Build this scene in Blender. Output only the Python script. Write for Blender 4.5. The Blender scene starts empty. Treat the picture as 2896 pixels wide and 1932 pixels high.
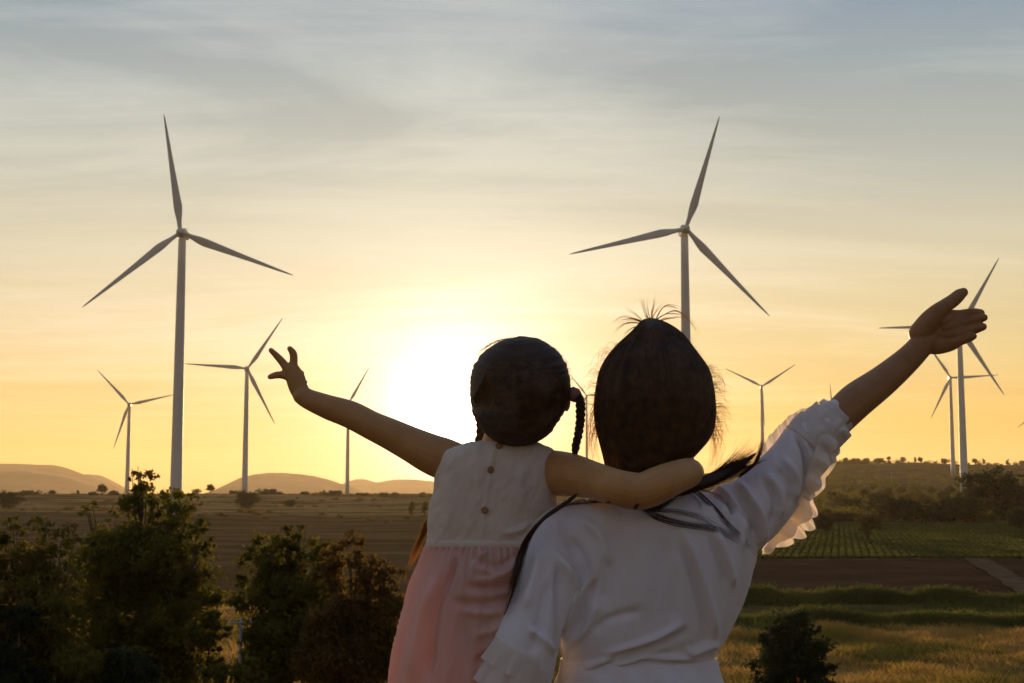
import bpy, bmesh, math, random
import numpy as np
from mathutils import Vector, Matrix, noise as mnoise

scene = bpy.context.scene
COL = scene.collection
R = math.radians

# ------------------------------------------------------------------ camera
CAMZ = 11.0
PITCH = 6.09
F = 4022.0
cam = bpy.data.cameras.new("camera")
cam_ob = bpy.data.objects.new("camera", cam)
COL.objects.link(cam_ob)
cam.lens = 50
cam.sensor_width = 36
cam.clip_start = 0.05
cam.clip_end = 40000
cam.dof.use_dof = True
cam.dof.focus_distance = 3.2
cam.dof.aperture_fstop = 20
cam_ob.location = (0, 0, CAMZ)
cam_ob.rotation_euler = (R(90 + PITCH), 0, 0)
scene.camera = cam_ob

# ------------------------------------------------------------------ sky and sun
SUN_EL, SUN_AZ = 3.2, -2.25
BACK, NISH = .70, .004
OFF1, OFF2 = (9.49, 13.15, 0), (13.33, 2.85, 0)
def lin(r, g, b):
    f = lambda c: ((c / 255 + 0.055) / 1.055) ** 2.4 if c > 10 else c / 255 / 12.92
    return (f(r), f(g), f(b), 1)

world = bpy.data.worlds.new("World")
scene.world = world
world.use_nodes = True
wn, wl = world.node_tree.nodes, world.node_tree.links
def WN(t, **k):
    n = wn.new(t)
    for a, v in k.items(): setattr(n, a, v)
    return n
def wmath(op, a, b=None, c=None, clamp=False):
    n = WN('ShaderNodeMath', operation=op, use_clamp=clamp)
    for i, v in enumerate((a, b, c)):
        if v is None: continue
        if isinstance(v, (int, float)): n.inputs[i].default_value = v
        else: wl.new(v, n.inputs[i])
    return n.outputs[0]
def wmix(fac, a, b, bt='MIX'):
    n = WN('ShaderNodeMix', data_type='RGBA', blend_type=bt)
    n.clamp_result = False
    for s, v in ((0, fac), (6, a), (7, b)):
        if isinstance(v, (int, float)): n.inputs[s].default_value = v
        elif isinstance(v, tuple): n.inputs[s].default_value = v
        else: wl.new(v, n.inputs[s])
    return n.outputs[2]
def wramp(fac, stops, interp='LINEAR'):
    n = WN('ShaderNodeValToRGB')
    n.color_ramp.interpolation = interp
    e = n.color_ramp.elements
    while len(e) < len(stops): e.new(0.5)
    for i, (p, c) in enumerate(stops):
        e[i].position = p; e[i].color = (*c[:3], 1)
    wl.new(fac, n.inputs[0])
    return n.outputs[0]
sky = WN('ShaderNodeTexSky', sky_type='NISHITA')
sky.sun_disc = False
sky.sun_elevation = R(SUN_EL)
sky.sun_rotation = R(SUN_AZ)
sky.dust_density = 2
tc = WN('ShaderNodeTexCoord')
nrm = WN('ShaderNodeVectorMath', operation='NORMALIZE'); wl.new(tc.outputs['Generated'], nrm.inputs[0])
V = nrm.outputs[0]
sep = WN('ShaderNodeSeparateXYZ'); wl.new(V, sep.inputs[0])
SUN_DIR = Vector((math.sin(R(SUN_AZ)) * math.cos(R(SUN_EL)), math.cos(R(SUN_AZ)) * math.cos(R(SUN_EL)), math.sin(R(SUN_EL))))
dp = WN('ShaderNodeVectorMath', operation='DOT_PRODUCT'); wl.new(V, dp.inputs[0]); dp.inputs[1].default_value = SUN_DIR
dot = dp.outputs['Value']
zc = wmath('MAXIMUM', sep.outputs[2], 0.0)
# thin high cloud (creamy) and the clearer air between it (bluer), by height above the horizon
def stops(l): return [(p, lin(*c)) for p, c in l]
creamy = wramp(zc, stops([(0, (238, 172, 76)), (.03, (240, 188, 98)), (.07, (236, 205, 144)), (.115, (232, 216, 182)), (.165, (212, 206, 180)),
                    (.215, (194, 196, 182)), (.28, (188, 197, 194)), (.335, (174, 186, 189)), (.5, (146, 162, 178)), (1, (128, 150, 182))]))
clear = wramp(zc, stops([(0, (240, 180, 76)), (.05, (232, 188, 98)), (.1, (220, 200, 142)), (.165, (208, 202, 174)),
                   (.215, (178, 184, 174)), (.28, (150, 166, 170)), (.335, (126, 150, 170)), (.5, (112, 138, 168)), (1, (98, 124, 165))]))
# cirrus streaks, laid out on a flat high layer (direction divided by height)
def proj(rot, sx, sy, off):
    inv = wmath('DIVIDE', 1.0, wmath('ADD', zc, 0.10))
    sc_ = WN('ShaderNodeVectorMath', operation='SCALE'); wl.new(V, sc_.inputs[0]); wl.new(inv, sc_.inputs['Scale'])
    m = WN('ShaderNodeMapping'); wl.new(sc_.outputs[0], m.inputs[0])
    m.inputs['Location'].default_value = off
    m.inputs['Rotation'].default_value = (0, 0, R(rot)); m.inputs['Scale'].default_value = (sx, sy, 0)
    return m.outputs[0]
def wnoise(vec, scale, detail, rough, dist):
    n = WN('ShaderNodeTexNoise'); wl.new(vec, n.inputs['Vector'])
    n.inputs['Scale'].default_value = scale; n.inputs['Detail'].default_value = detail
    n.inputs['Roughness'].default_value = rough; n.inputs['Distortion'].default_value = dist
    return n.outputs[0]
n1 = wnoise(proj(10, .55, 1.5, OFF1), 1.0, 8, .6, .9)
n2 = wnoise(proj(-24, .8, 3.4, OFF2), 1.0, 7, .62, 1.3)
cl = wmath('ADD', wmath('MULTIPLY', n1, .62), wmath('MULTIPLY', n2, .38))
mr = WN('ShaderNodeMapRange', clamp=True); wl.new(cl, mr.inputs[0])
mr.inputs[1].default_value = .38; mr.inputs[2].default_value = .62; mr.inputs[3].default_value = .55; mr.inputs[4].default_value = -.55
lat = WN('ShaderNodeMapRange', clamp=True, interpolation_type='SMOOTHSTEP'); wl.new(sep.outputs[0], lat.inputs[0])
lat.inputs[1].default_value = -.02; lat.inputs[2].default_value = .33; lat.inputs[3].default_value = .22; lat.inputs[4].default_value = 1.2
veil = wmix(wmath('ADD', lat.outputs[0], mr.outputs[0], clamp=True), creamy, clear)
brt = WN('ShaderNodeMapRange', clamp=True); wl.new(n1, brt.inputs[0])
brt.inputs[1].default_value = .3; brt.inputs[2].default_value = .7; brt.inputs[3].default_value = .93; brt.inputs[4].default_value = 1.06
# the sky is dimmer and mauve on the side away from the sun
away = WN('ShaderNodeMapRange', clamp=True, interpolation_type='SMOOTHSTEP'); wl.new(dot, away.inputs[0])
away.inputs[1].default_value = -.6; away.inputs[2].default_value = .93; away.inputs[3].default_value = BACK; away.inputs[4].default_value = 1.0
veil2 = wmix(1.0, veil, wmath('MULTIPLY', brt.outputs[0], away.outputs[0]), 'MULTIPLY')
back = wramp(wmath('MULTIPLY_ADD', dot, .5, .5), [(0, (.94, .88, .96)), (.5, (.97, .93, .95)), (.93, (1, 1, 1)), (1, (1, 1, 1))])
veil3 = wmix(1.0, veil2, back, 'MULTIPLY')
dpos = wmath('MAXIMUM', dot, 0.0)
def lobe(n, c): return wmix(1.0, (*c, 1), wmath('POWER', dpos, float(n)), 'MULTIPLY')
a1 = lobe(2500, (6, 5, 3.4)); a2 = lobe(500, (.70, .74, .75)); a4 = lobe(130, (.24, .25, .20)); a3 = lobe(24, (.07, .07, .06))
tot = wmix(1.0, wmix(1.0, wmix(1.0, wmix(1.0, veil3, a4, 'ADD'), a1, 'ADD'), a2, 'ADD'), a3, 'ADD')
bgA = wn['Background']; wl.new(sky.outputs[0], bgA.inputs[0]); bgA.inputs[1].default_value = NISH
bgB = WN('ShaderNodeBackground'); wl.new(tot, bgB.inputs[0]); bgB.inputs[1].default_value = 1.0
ad = WN('ShaderNodeAddShader'); wl.new(bgA.outputs[0], ad.inputs[0]); wl.new(bgB.outputs[0], ad.inputs[1])
wl.new(ad.outputs[0], wn['World Output'].inputs['Surface'])
world.cycles.sampling_method = 'MANUAL'; world.cycles.sample_map_resolution = 1024

sun = bpy.data.lights.new("sun", 'SUN'); sun.energy = 5.0; sun.angle = R(0.53); sun.color = (1.0, .66, .34)
sun_ob = bpy.data.objects.new("sun", sun); COL.objects.link(sun_ob)
sun_ob.rotation_euler = (-SUN_DIR).to_track_quat('-Z', 'Y').to_euler()

scene.view_settings.view_transform = 'Standard'; scene.view_settings.look = 'None'
scene.view_settings.exposure = 0.0; scene.view_settings.gamma = 1.0
scene.cycles.use_denoising = True
scene.cycles.max_bounces = 8; scene.cycles.transparent_max_bounces = 16; scene.cycles.volume_bounces = 0
scene.cycles.caustics_reflective = False; scene.cycles.caustics_refractive = False

# ------------------------------------------------------------------ helpers
cp, sp = math.cos(R(PITCH)), math.sin(R(PITCH))
S = 2896 / 2350
def ray(u, v):
    dx = (u * S - 1448) / F; dy = -(v * S - 966) / F
    return Vector((dx, cp - dy * sp, sp + dy * cp))
def P(u, v, Y):
    """the point seen at (u, v) of a 2350 x 1568 view, Y metres in front of the camera"""
    d = ray(u, v); return Vector((0, 0, CAMZ)) + d * (Y / d.y)
def ground(u, v, z=0.0):
    d = ray(u, v); return Vector((0, 0, CAMZ)) + d * ((z - CAMZ) / d.z)
def tag(o, label=None, cat=None, group=None, kind=None):
    if label: o['label'] = label
    if cat: o['category'] = cat
    if group: o['group'] = group
    if kind: o['kind'] = kind
    return o
def link(name, mesh, m=None, parent=None, smooth=True):
    o = bpy.data.objects.new(name, mesh); COL.objects.link(o)
    if m is not None: mesh.materials.append(m)
    if parent is not None: o.parent = parent
    return o
def empty(name, loc=(0, 0, 0), rz=0):
    o = bpy.data.objects.new(name, None); COL.objects.link(o); o.location = loc; o.rotation_euler = (0, 0, rz)
    o.empty_display_size = .1
    return o
def npmesh(name, verts, faces, smooth=True):
    """faces: array (n, k) of equal sized polygons, or list of such arrays"""
    if not isinstance(faces, list): faces = [faces]
    me = bpy.data.meshes.new(name)
    verts = np.asarray(verts, np.float32)
    me.vertices.add(len(verts)); me.vertices.foreach_set('co', verts.ravel())
    idx = np.concatenate([np.asarray(f, np.int32).ravel() for f in faces])
    ls = np.concatenate([np.full(len(f), np.asarray(f).shape[1], np.int32) for f in faces])
    st = np.concatenate([[0], np.cumsum(ls)[:-1]]).astype(np.int32)
    me.loops.add(len(idx)); me.loops.foreach_set('vertex_index', idx)
    me.polygons.add(len(ls)); me.polygons.foreach_set('loop_start', st)
    me.polygons.foreach_set('use_smooth', np.full(len(ls), smooth, bool))
    me.update(); me.validate()
    return me
def gridfaces(nr, nc, wrap=False):
    a = np.arange(nr * nc).reshape(nr, nc)
    if wrap: a = np.concatenate([a, a[:, :1]], 1)
    return np.stack([a[:-1, :-1].ravel(), a[:-1, 1:].ravel(), a[1:, 1:].ravel(), a[1:, :-1].ravel()], 1)
class MB:
    """collects vertices and faces for one mesh"""
    def __init__(s): s.v = []; s.f = {}; s.n = 0
    def add(s, v, f):
        v = np.asarray(v, float); s.v.append(v)
        for q in (f if isinstance(f, list) else [f]):
            q = np.asarray(q); s.f.setdefault(q.shape[1], []).append(q + s.n)
        s.n += len(v)
    def tube(s, pts, rad, n=8, cap=True, flat=None):
        pts = [Vector(p) for p in pts]; m = len(pts)
        if not hasattr(rad, '__len__'): rad = [rad] * m
        t0 = (pts[1] - pts[0]).normalized()
        up = Vector((0, 0, 1)) if abs(t0.z) < .9 else Vector((1, 0, 0))
        x = t0.cross(up).normalized(); rows = []
        for i in range(m):
            t = (pts[min(i + 1, m - 1)] - pts[max(i - 1, 0)]).normalized()
            x = (x - t * x.dot(t)).normalized(); y = t.cross(x)
            for k in range(n):
                a = 2 * math.pi * k / n
                rows.append(pts[i] + (x * math.cos(a) + y * math.sin(a)) * rad[i])
        f = [gridfaces(m, n, True)]
        if cap:
            f.append(np.array([list(range(n))[::-1]])); f.append(np.array([[(m - 1) * n + k for k in range(n)]]))
        s.add([tuple(p) for p in rows], f)
    def mesh(s, name, smooth=True):
        return npmesh(name, np.concatenate(s.v), [np.concatenate(q) for q in s.f.values()], smooth)
    def build(s, name, m, parent=None, smooth=True):
        return link(name, s.mesh(name, smooth), m, parent)

# ------------------------------------------------------------------ materials
def mat(name, col, rough=.8, spec=.2, metallic=0.0, trans=0.0, tcol=None, noise=None, bump=None, coord='Object', thin=0):
    """principled surface; noise = list of (scale, detail, [(pos, colour)...]); trans = share of light let through"""
    m = bpy.data.materials.new(name); m.use_nodes = True
    nt = m.node_tree; N = nt.nodes; L = nt.links
    b = N['Principled BSDF']
    b.inputs['Base Color'].default_value = (*col[:3], 1); b.inputs['Roughness'].default_value = rough
    b.inputs['Specular IOR Level'].default_value = spec; b.inputs['Metallic'].default_value = metallic
    t = N.new('ShaderNodeTexCoord')
    csock = None
    if noise:
        sc_, det, stops = noise[:3]
        mp = N.new('ShaderNodeMapping'); L.new(t.outputs[coord], mp.inputs[0])
        if len(noise) > 3: mp.inputs['Scale'].default_value = noise[3]
        nz = N.new('ShaderNodeTexNoise'); L.new(mp.outputs[0], nz.inputs['Vector'])
        nz.inputs['Scale'].default_value = sc_; nz.inputs['Detail'].default_value = det; nz.inputs['Roughness'].default_value = .6
        r = N.new('ShaderNodeValToRGB'); e = r.color_ramp.elements
        while len(e) < len(stops): e.new(.5)
        for i, (p, c) in enumerate(stops): e[i].position = p; e[i].color = (*c[:3], 1)
        L.new(nz.outputs[0], r.inputs[0]); csock = r.outputs[0]; L.new(csock, b.inputs['Base Color'])
    if bump:
        nb = N.new('ShaderNodeTexNoise'); L.new(t.outputs[coord], nb.inputs['Vector'])
        nb.inputs['Scale'].default_value = bump[0]; nb.inputs['Detail'].default_value = 6
        bp = N.new('ShaderNodeBump'); bp.inputs['Strength'].default_value = bump[1]; bp.inputs['Distance'].default_value = bump[2]
        L.new(nb.outputs[0], bp.inputs['Height']); L.new(bp.outputs[0], b.inputs['Normal'])
    if trans:
        tr = N.new('ShaderNodeBsdfTranslucent'); mx = N.new('ShaderNodeMixShader')
        if tcol is not None: tr.inputs[0].default_value = (*tcol[:3], 1)
        elif csock: L.new(csock, tr.inputs[0])
        else: tr.inputs[0].default_value = (*col[:3], 1)
        mx.inputs[0].default_value = trans
        L.new(b.outputs[0], mx.inputs[1]); L.new(tr.outputs[0], mx.inputs[2]); L.new(mx.outputs[0], N['Material Output'].inputs[0])
    return m

M = {}
M['ground'] = mat('dry_grassland', (.2, .14, .06), .95, 0, noise=(.035, 9, [(.30, (.06, .050, .016)), (.45, (.10, .072, .024)), (.58, (.16, .105, .04)), (.72, (.085, .066, .022))]), bump=(1.5, .6, .3))
M['plough'] = mat('ploughed_soil', (.1, .06, .035), .95, 0, noise=(.05, 10, [(.3, (.045, .026, .015)), (.5, (.062, .036, .02)), (.7, (.09, .055, .03))]), bump=(1.2, .8, .25))
M['fallow'] = mat('fallow_soil', (.1, .06, .035), .95, 0, noise=(.03, 10, [(.3, (.07, .042, .016)), (.5, (.115, .068, .028)), (.7, (.17, .105, .045))], (.5, 2.0, 1)))
M['track'] = mat('pale_dirt', (.2, .14, .1), .95, 0, noise=(.4, 8, [(.35, (.07, .048, .03)), (.65, (.14, .098, .062))]))
M['crop'] = mat('crop_rows', (.05, .08, .02), .95, 0, noise=(.25, 9, [(.3, (.028, .030, .008)), (.5, (.045, .052, .010)), (.7, (.07, .07, .018))]))
M['straw'] = mat('pale_straw', (.45, .3, .16), .95, 0, noise=(.03, 9, [(.34, (.06, .04, .015)), (.46, (.17, .10, .035)), (.54, (.36, .22, .08)), (.64, (.16, .09, .03))], (.45, 2.4, 1)))
M['grass_dry'] = mat('dry_blades', (.3, .2, .08), .8, .2, trans=.4, noise=(.06, 5, [(.36, (.24, .19, .03)), (.5, (.46, .28, .07)), (.62, (.55, .35, .12))]))
M['grass_green'] = mat('green_blades', (.12, .15, .03), .8, .2, trans=.45, noise=(.12, 5, [(.35, (.055, .070, .014)), (.65, (.15, .155, .032))]))
M['hill'] = mat('distant_hill', (.10, .10, .06), .95, 0, noise=(.004, 10, [(.35, (.06, .065, .035)), (.65, (.14, .12, .07))]))
def leafmat(name, lo, hi, sc_=.8):
    return mat(name, hi, .7, .25, trans=.55, noise=(sc_, 4, [(.34, lo), (.66, hi)]))
M['leaf'] = leafmat('leaf_green', (.055, .055, .008), (.18, .155, .016))
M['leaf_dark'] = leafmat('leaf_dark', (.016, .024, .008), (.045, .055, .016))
M['leaf_olive'] = leafmat('leaf_olive', (.07, .06, .010), (.21, .17, .022), .5)
M['leaf_brown'] = leafmat('leaf_brown', (.08, .045, .010), (.20, .12, .025), .5)
M['bark'] = mat('bark', (.09, .06, .04), .95, .1, noise=(9, 6, [(.3, (.05, .035, .022)), (.7, (.13, .09, .06))]), bump=(25, .5, .02))
M['white'] = mat('turbine_paint', (.60, .57, .50), .5, .3, noise=(.15, 5, [(.3, (.54, .51, .44)), (.7, (.62, .59, .52))]))
M['concrete'] = mat('concrete', (.35, .33, .3), .9, .1, noise=(3, 6, [(.3, (.28, .26, .23)), (.7, (.42, .40, .36))]))
M['steel'] = mat('galvanised_steel', (.42, .42, .42), .5, .4, .5)

# ------------------------------------------------------------------ terrain
def sstep(a, b, x):
    t = np.clip((x - a) / (b - a), 0, 1); return t * t * (3 - 2 * t)
def vnoise(x, y, seed=0):
    """smooth value noise on arrays"""
    x = np.asarray(x, float); y = np.asarray(y, float)
    xi = np.floor(x).astype(np.int64); yi = np.floor(y).astype(np.int64); fx = x - xi; fy = y - yi
    fx = fx * fx * (3 - 2 * fx); fy = fy * fy * (3 - 2 * fy)
    def h(a, b):
        n = (a * 374761393 + b * 668265263 + seed * 974711) & 0xffffffff
        n = ((n ^ (n >> 13)) * 1274126177) & 0xffffffff
        return ((n ^ (n >> 16)) & 0xffff) / 65535.0
    return (h(xi, yi) * (1 - fx) + h(xi + 1, yi) * fx) * (1 - fy) + (h(xi, yi + 1) * (1 - fx) + h(xi + 1, yi + 1) * fx) * fy
def fbm(x, y, seed=0, o=4):
    r = 0; a = .5
    for k in range(o): r = r + a * vnoise(x * 2 ** k, y * 2 ** k, seed + k * 17); a *= .5
    return r
def height(x, y):
    x = np.asarray(x, float); y = np.asarray(y, float)
    r = np.hypot(x, y)
    mound = 9.73 * (1 - sstep(3, 56, r))
    ratio = x / np.maximum(y, 1.0)
    side = sstep(.02, .20, ratio) * (y > 0)
    plain = 9.3 * sstep(350, 1000, r) * (1 - sstep(.02, .20, ratio)) * (y > 0)
    rise = .00142 * np.maximum(r - 246, 0) ** 1.386
    rise = np.minimum(rise, 42) * side
    rise = rise + 9 * sstep(1300, 2100, r) * side * (1 - sstep(.25, .40, ratio) * .35) 
    rough = (fbm(x / 90, y / 90, 3) - .47) * np.clip((r - 246) / 400, 0, 1) * 5
    rough += (fbm(x / 14, y / 14, 9) - .47) * .35 * np.clip((r - 4) / 60, 0, 1)
    far = sstep(2200, 5000, r)
    return mound + plain * (1 - .0 * far) + rise * (1 - far) + rough * (1 - .8 * far)
rr = np.concatenate([[0.0], np.geomspace(1.2, 14000, 330)])
ang = np.concatenate([np.linspace(-28, 28, 225), np.linspace(28, 332, 90)[1:-1]])
A, RR = np.meshgrid(np.radians(ang), rr)
X = RR * np.sin(A); Y = RR * np.cos(A)
Z = height(X, Y)
tag(link('ground', npmesh('ground', np.stack([X, Y, Z], -1).reshape(-1, 3), gridfaces(len(rr), len(ang), True)[:, ::-1]), M['ground']), 'dry grassy plain and slope reaching to the horizon', kind='structure')

def patch(name, fn, nu, nv, m, lift, label, hfn=None):
    """sheet on the terrain: fn(a, b) for a, b in 0..1 gives x, y"""
    a, b = np.meshgrid(np.linspace(0, 1, nu), np.linspace(0, 1, nv))
    x, y = fn(a, b); z = height(x, y) + lift
    if hfn is not None: z = z + hfn(x, y, a, b)
    return tag(link(name, npmesh(name, np.stack([x, y, z], -1).reshape(-1, 3), gridfaces(nv, nu)), m), label, kind='structure')
def strip(d0, d1, r0, r1, w=0.0, seed=1):
    def fn(a, b):
        ra = r0 + (r1 - r0) * a
        d = d0 + (d1 - d0) * b + w * (fbm(ra * 22 + 5, b * 0 + seed, seed, 3) - .47) * 2
        return ra * d, d
    return fn
# brown ploughed field, right of the people
patch('ploughed_field', strip(150, 240, -.02, .62, 2), 300, 90, M['plough'], .12, 'bare brown ploughed field in the middle distance',
      lambda x, y, a, b: (fbm(x / 2.2, y / 5, 5) - .47) * .35)
# crop field: low rows running away from the camera
def crop_h(x, y, a, b):
    c = .5 + .5 * np.cos((x - .23 * y) / 1.35 * 2 * math.pi)
    return .40 * c * (.5 + .9 * fbm(x / 2, y / 2, 6)) - .1
patch('crop_field', strip(243, 415, -.02, .62, 1.2, 4), 1500, 60, M['crop'], .15, 'green field of low crop rows beyond the ploughed field', crop_h)
# dirt track crossing the ploughed field
def track(a, b):
    y = 152 + 84 * b; cx = (.364 + (.322 - .364) * b ** .8) * y + 1.2 * (fbm(b * 5, b * 0, 2) - .47)
    return cx + (a - .5) * 3.4 * (.8 + .5 * fbm(b * 9, a * 3, 7)), y
patch('dirt_track', track, 8, 60, M['track'], .40, 'pale dirt track crossing the ploughed field')
# left side fields
patch('fallow_field', strip(150, 545, -.55, -.021, 4, 8), 260, 60, M['fallow'], .12, 'brown fallow field beyond the near trees on the left',
      lambda x, y, a, b: (fbm(x / 3, y / 6, 5) - .47) * .3)
patch('straw_strip', strip(455, 480, .15, .36, 5, 12), 200, 8, M['straw'], .35, 'pale straw coloured strip of bare ground below the wooded slope')
patch('stubble_field', strip(560, 900, -.55, .05, 14, 10), 200, 30, M['straw'], .25, 'pale stubble field crossing the plain on the left')

# ------------------------------------------------------------------ far hills
def hills(name, pts, Y, depth, label):
    """ridge line of (u, v) points at distance Y, falling away to both sides"""
    us = np.linspace(pts[0][0], pts[-1][0], 160)
    vs = np.interp(us, [p[0] for p in pts], [p[1] for p in pts])
    k = np.ones(9) / 9; vs = np.convolve(np.pad(vs, 4, 'edge'), k, 'valid')
    vs = vs + (fbm(us / 30, us * 0, 31) - .47) * 3
    rows = []
    for t in np.linspace(-1, 1, 23):
        row = []
        for u, v in zip(us, vs):
            p = P(u, v, Y); h = max(p.z, 0) + 2
            prof = math.cos(t * math.pi / 2) ** 1.2 if abs(t) < 1 else 0
            n = (float(fbm(p.x / 300 + 9, t * 6 + 4, 5)) - .47)
            row.append((p.x * (1 + t * .03), Y + t * depth, h * max(prof + n * .45 * (1 - prof) * (abs(t) < 1), 0) - 6 * (abs(t) == 1)))
        rows += row
    me = npmesh(name, np.array(rows), gridfaces(23, 160))
    return tag(link(name, me, M['hill']), label, kind='structure')
hills('hills', [(-260, 1066), (-100, 1062), (0, 1065), (60, 1066), (125, 1068), (165, 1080), (210, 1096), (250, 1116), (275, 1134)], 9000, 900, 'farther hazy ridge at the left edge of the plain')
hills('hills', [(120, 1134), (170, 1100), (200, 1088), (230, 1092), (262, 1108), (290, 1128), (300, 1136)], 10500, 800, 'small hazy hill top peeping out behind the left ridge')
hills('hills', [(-200, 1080), (0, 1084), (60, 1084), (110, 1090), (150, 1098), (190, 1112), (220, 1126), (240, 1136)], 7200, 800, 'nearer lower hazy ridge at the left edge of the plain')
hills('hills', [(495, 1136), (530, 1112), (562, 1094), (600, 1087), (650, 1086), (690, 1090), (720, 1093), (760, 1104), (800, 1116), (840, 1136)], 8200, 900, 'broad hazy hill in the middle of the plain under the sunset')
hills('hills', [(740, 1136), (790, 1110), (815, 1100), (835, 1100), (860, 1108), (880, 1106), (910, 1100), (950, 1101), (990, 1106), (1100, 1122), (1200, 1136)], 11500, 1000, 'low hazy hills at the horizon beside the girl in the dress')

# ------------------------------------------------------------------ wind turbines
def blade_mesh(L):
    """blade along +Z from the hub, chord in X, thin in Y (rotor axis)"""
    secs = [(0.0, .95, .95, 0), (.04, .95, .95, 0), (.10, 1.35, .85, .25), (.17, 2.05, .62, .6), (.22, 2.30, .50, .75), (.32, 2.0, .40, .62), (.45, 1.62, .30, .5),
            (.6, 1.25, .22, .38), (.75, .92, .16, .28), (.88, .64, .10, .18), (.96, .40, .07, .1), (1.0, .10, .03, 0)]
    n = 14; v = []; k = L / 46
    for t, c, th, off in secs:
        tw = (1 - t) ** 2 * .22
        for j in range(n):
            a = 2 * math.pi * j / n
            c2 = c * (.70 if t > .05 else .82)
            x = math.cos(a) * c2 * k + off * k * .5; y = math.sin(a) * th * k * .5 * (1 - .35 * math.cos(a))
            x, y = x * math.cos(tw) - y * math.sin(tw), x * math.sin(tw) + y * math.cos(tw)
            v.append((x, y - t * t * 1.0 * k, t * L))
    f = [gridfaces(len(secs), n, True), np.array([list(range(n))[::-1]]), np.array([[(len(secs) - 1) * n + j for j in range(n)]])]
    return npmesh('blade', v, f)
BL = 46.0
blade_me = blade_mesh(BL); blade_me.materials.append(M['white'])
def lathe(prof, n=24, axis='Z'):
    v = []
    for r, z in prof:
        for k in range(n):
            a = 2 * math.pi * k / n
            v.append((r * math.cos(a), r * math.sin(a), z) if axis == 'Z' else (r * math.cos(a), z, r * math.sin(a)))
    m = len(prof)
    f = [gridfaces(m, n, True), np.array([list(range(n))[::-1]]), np.array([[(m - 1) * n + j for j in range(n)]])]
    return v, f
hub_mb = MB(); hub_mb.add(*lathe([(1.35, 1.6), (1.55, .9), (1.6, 0), (1.45, -.9), (1.05, -1.6), (.45, -2.05), (.05, -2.15)], 20, 'Y'))
hub_me = hub_mb.mesh('hub'); hub_me.materials.append(M['white'])
def nac_mesh():
    bm = bmesh.new(); bmesh.ops.create_cube(bm, size=1)
    for v in bm.verts:
        v.co = Vector((v.co.x * 3.2, v.co.y * 9.0 + 6.0, v.co.z * 3.5 + .15))
        if v.co.y > 8: v.co.z *= .8; v.co.x *= .85
    bmesh.ops.bevel(bm, geom=bm.edges[:], offset=.55, segments=3, profile=.6, affect='EDGES')
    me = bpy.data.meshes.new('nacelle'); bm.to_mesh(me); bm.free(); me.materials.append(M['white']); return me
nac_me = nac_mesh()
mast_mb = MB(); mast_mb.tube([(.5, 9.4, 1.6), (.5, 9.4, 3.6)], .06, 6); mast_mb.tube([(.1, 9.4, 3.2), (.9, 9.4, 3.2)], .05, 6)
mast_me = mast_mb.mesh('sensor_mast'); mast_me.materials.append(M['steel'])
def turbine(hu, hv, lpx, ang, yaw, label, sc_=None):
    """hub at pixel (hu, hv), blades lpx long, first blade at ang degrees"""
    D = F * BL / (lpx * S)
    hp = P(hu, hv, D)
    bx, by = hp.x, hp.y
    # the tower stands 3.4 m behind the rotor
    yw = math.atan2(-hp.x, hp.y) + R(yaw)
    tx = bx - math.sin(yw) * 3.6; ty = by + math.cos(yw) * 3.6
    gz = float(height(tx, ty)) - .3
    root = empty('wind_turbine', (tx, ty, gz), yw)
    tag(root, label, 'wind turbine', 'wind turbines on the plain')
    H = hp.z - gz
    mb = MB(); mb.add(*lathe([(2.35, 0), (2.2, H * .1), (2.02, H * .33), (1.8, H * .6), (1.5, H * .9), (1.42, H - 1.9)], 28))
    mb.build('tower', M['white'], root)
    if lpx > 150 or lpx > 90:
        fb = MB(); fb.add(*lathe([(2.42, H * .33 - .12), (2.1, H * .33 + .12)], 28)); 
    n = link('nacelle', nac_me, None, root); n.location = (0, -3.6, H)
    if lpx > 130:
        s = link('sensor_mast', mast_me, None, n)
    h = link('hub', hub_me, None, root); h.location = (0, -3.6, H)
    for k in range(3):
        b = link('blade', blade_me, None, root); b.location = (0, -3.6, H)
        b.rotation_euler = (0, R(90 - (ang + 120 * k)), 0)
    return root
turbine(414, 533, 283, 99, -12, 'largest wind turbine on the left, standing behind the big leafy tree')
turbine(1574, 525, 280, 73, 9, 'tall white wind turbine rising behind the head of the woman')
turbine(568, 846, 143, 57, 5, 'white wind turbine between the largest left turbine and the girl\'s open hand')
turbine(296, 928, 107, 133, -8, 'small wind turbine left of the largest left turbine')
turbine(800, 925, 97, 61, 5, 'small hazy wind turbine with its hub behind the girl\'s outstretched arm')
turbine(1748, 887, 93, 33, 4, 'small Y shaped wind turbine between the woman\'s head and her raised sleeve')
turbine(2203, 750, 184, 60, 8, 'white wind turbine with its hub hidden behind the woman\'s raised hand')
turbine(2182, 867, 106, 3, 10, 'slender wind turbine just left of the one behind the raised hand')
turbine(2408, 925, 92, 98, 8, 'wind turbine cut by the right edge, only a blade tip in view')
turbine(1346, 908, 66, 128, 0, 'small distant wind turbine in the gap between the two heads')
turbine(1909, 932, 55, 94, 0, 'far turbine with only one blade tip in view above the raised forearm')

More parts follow.
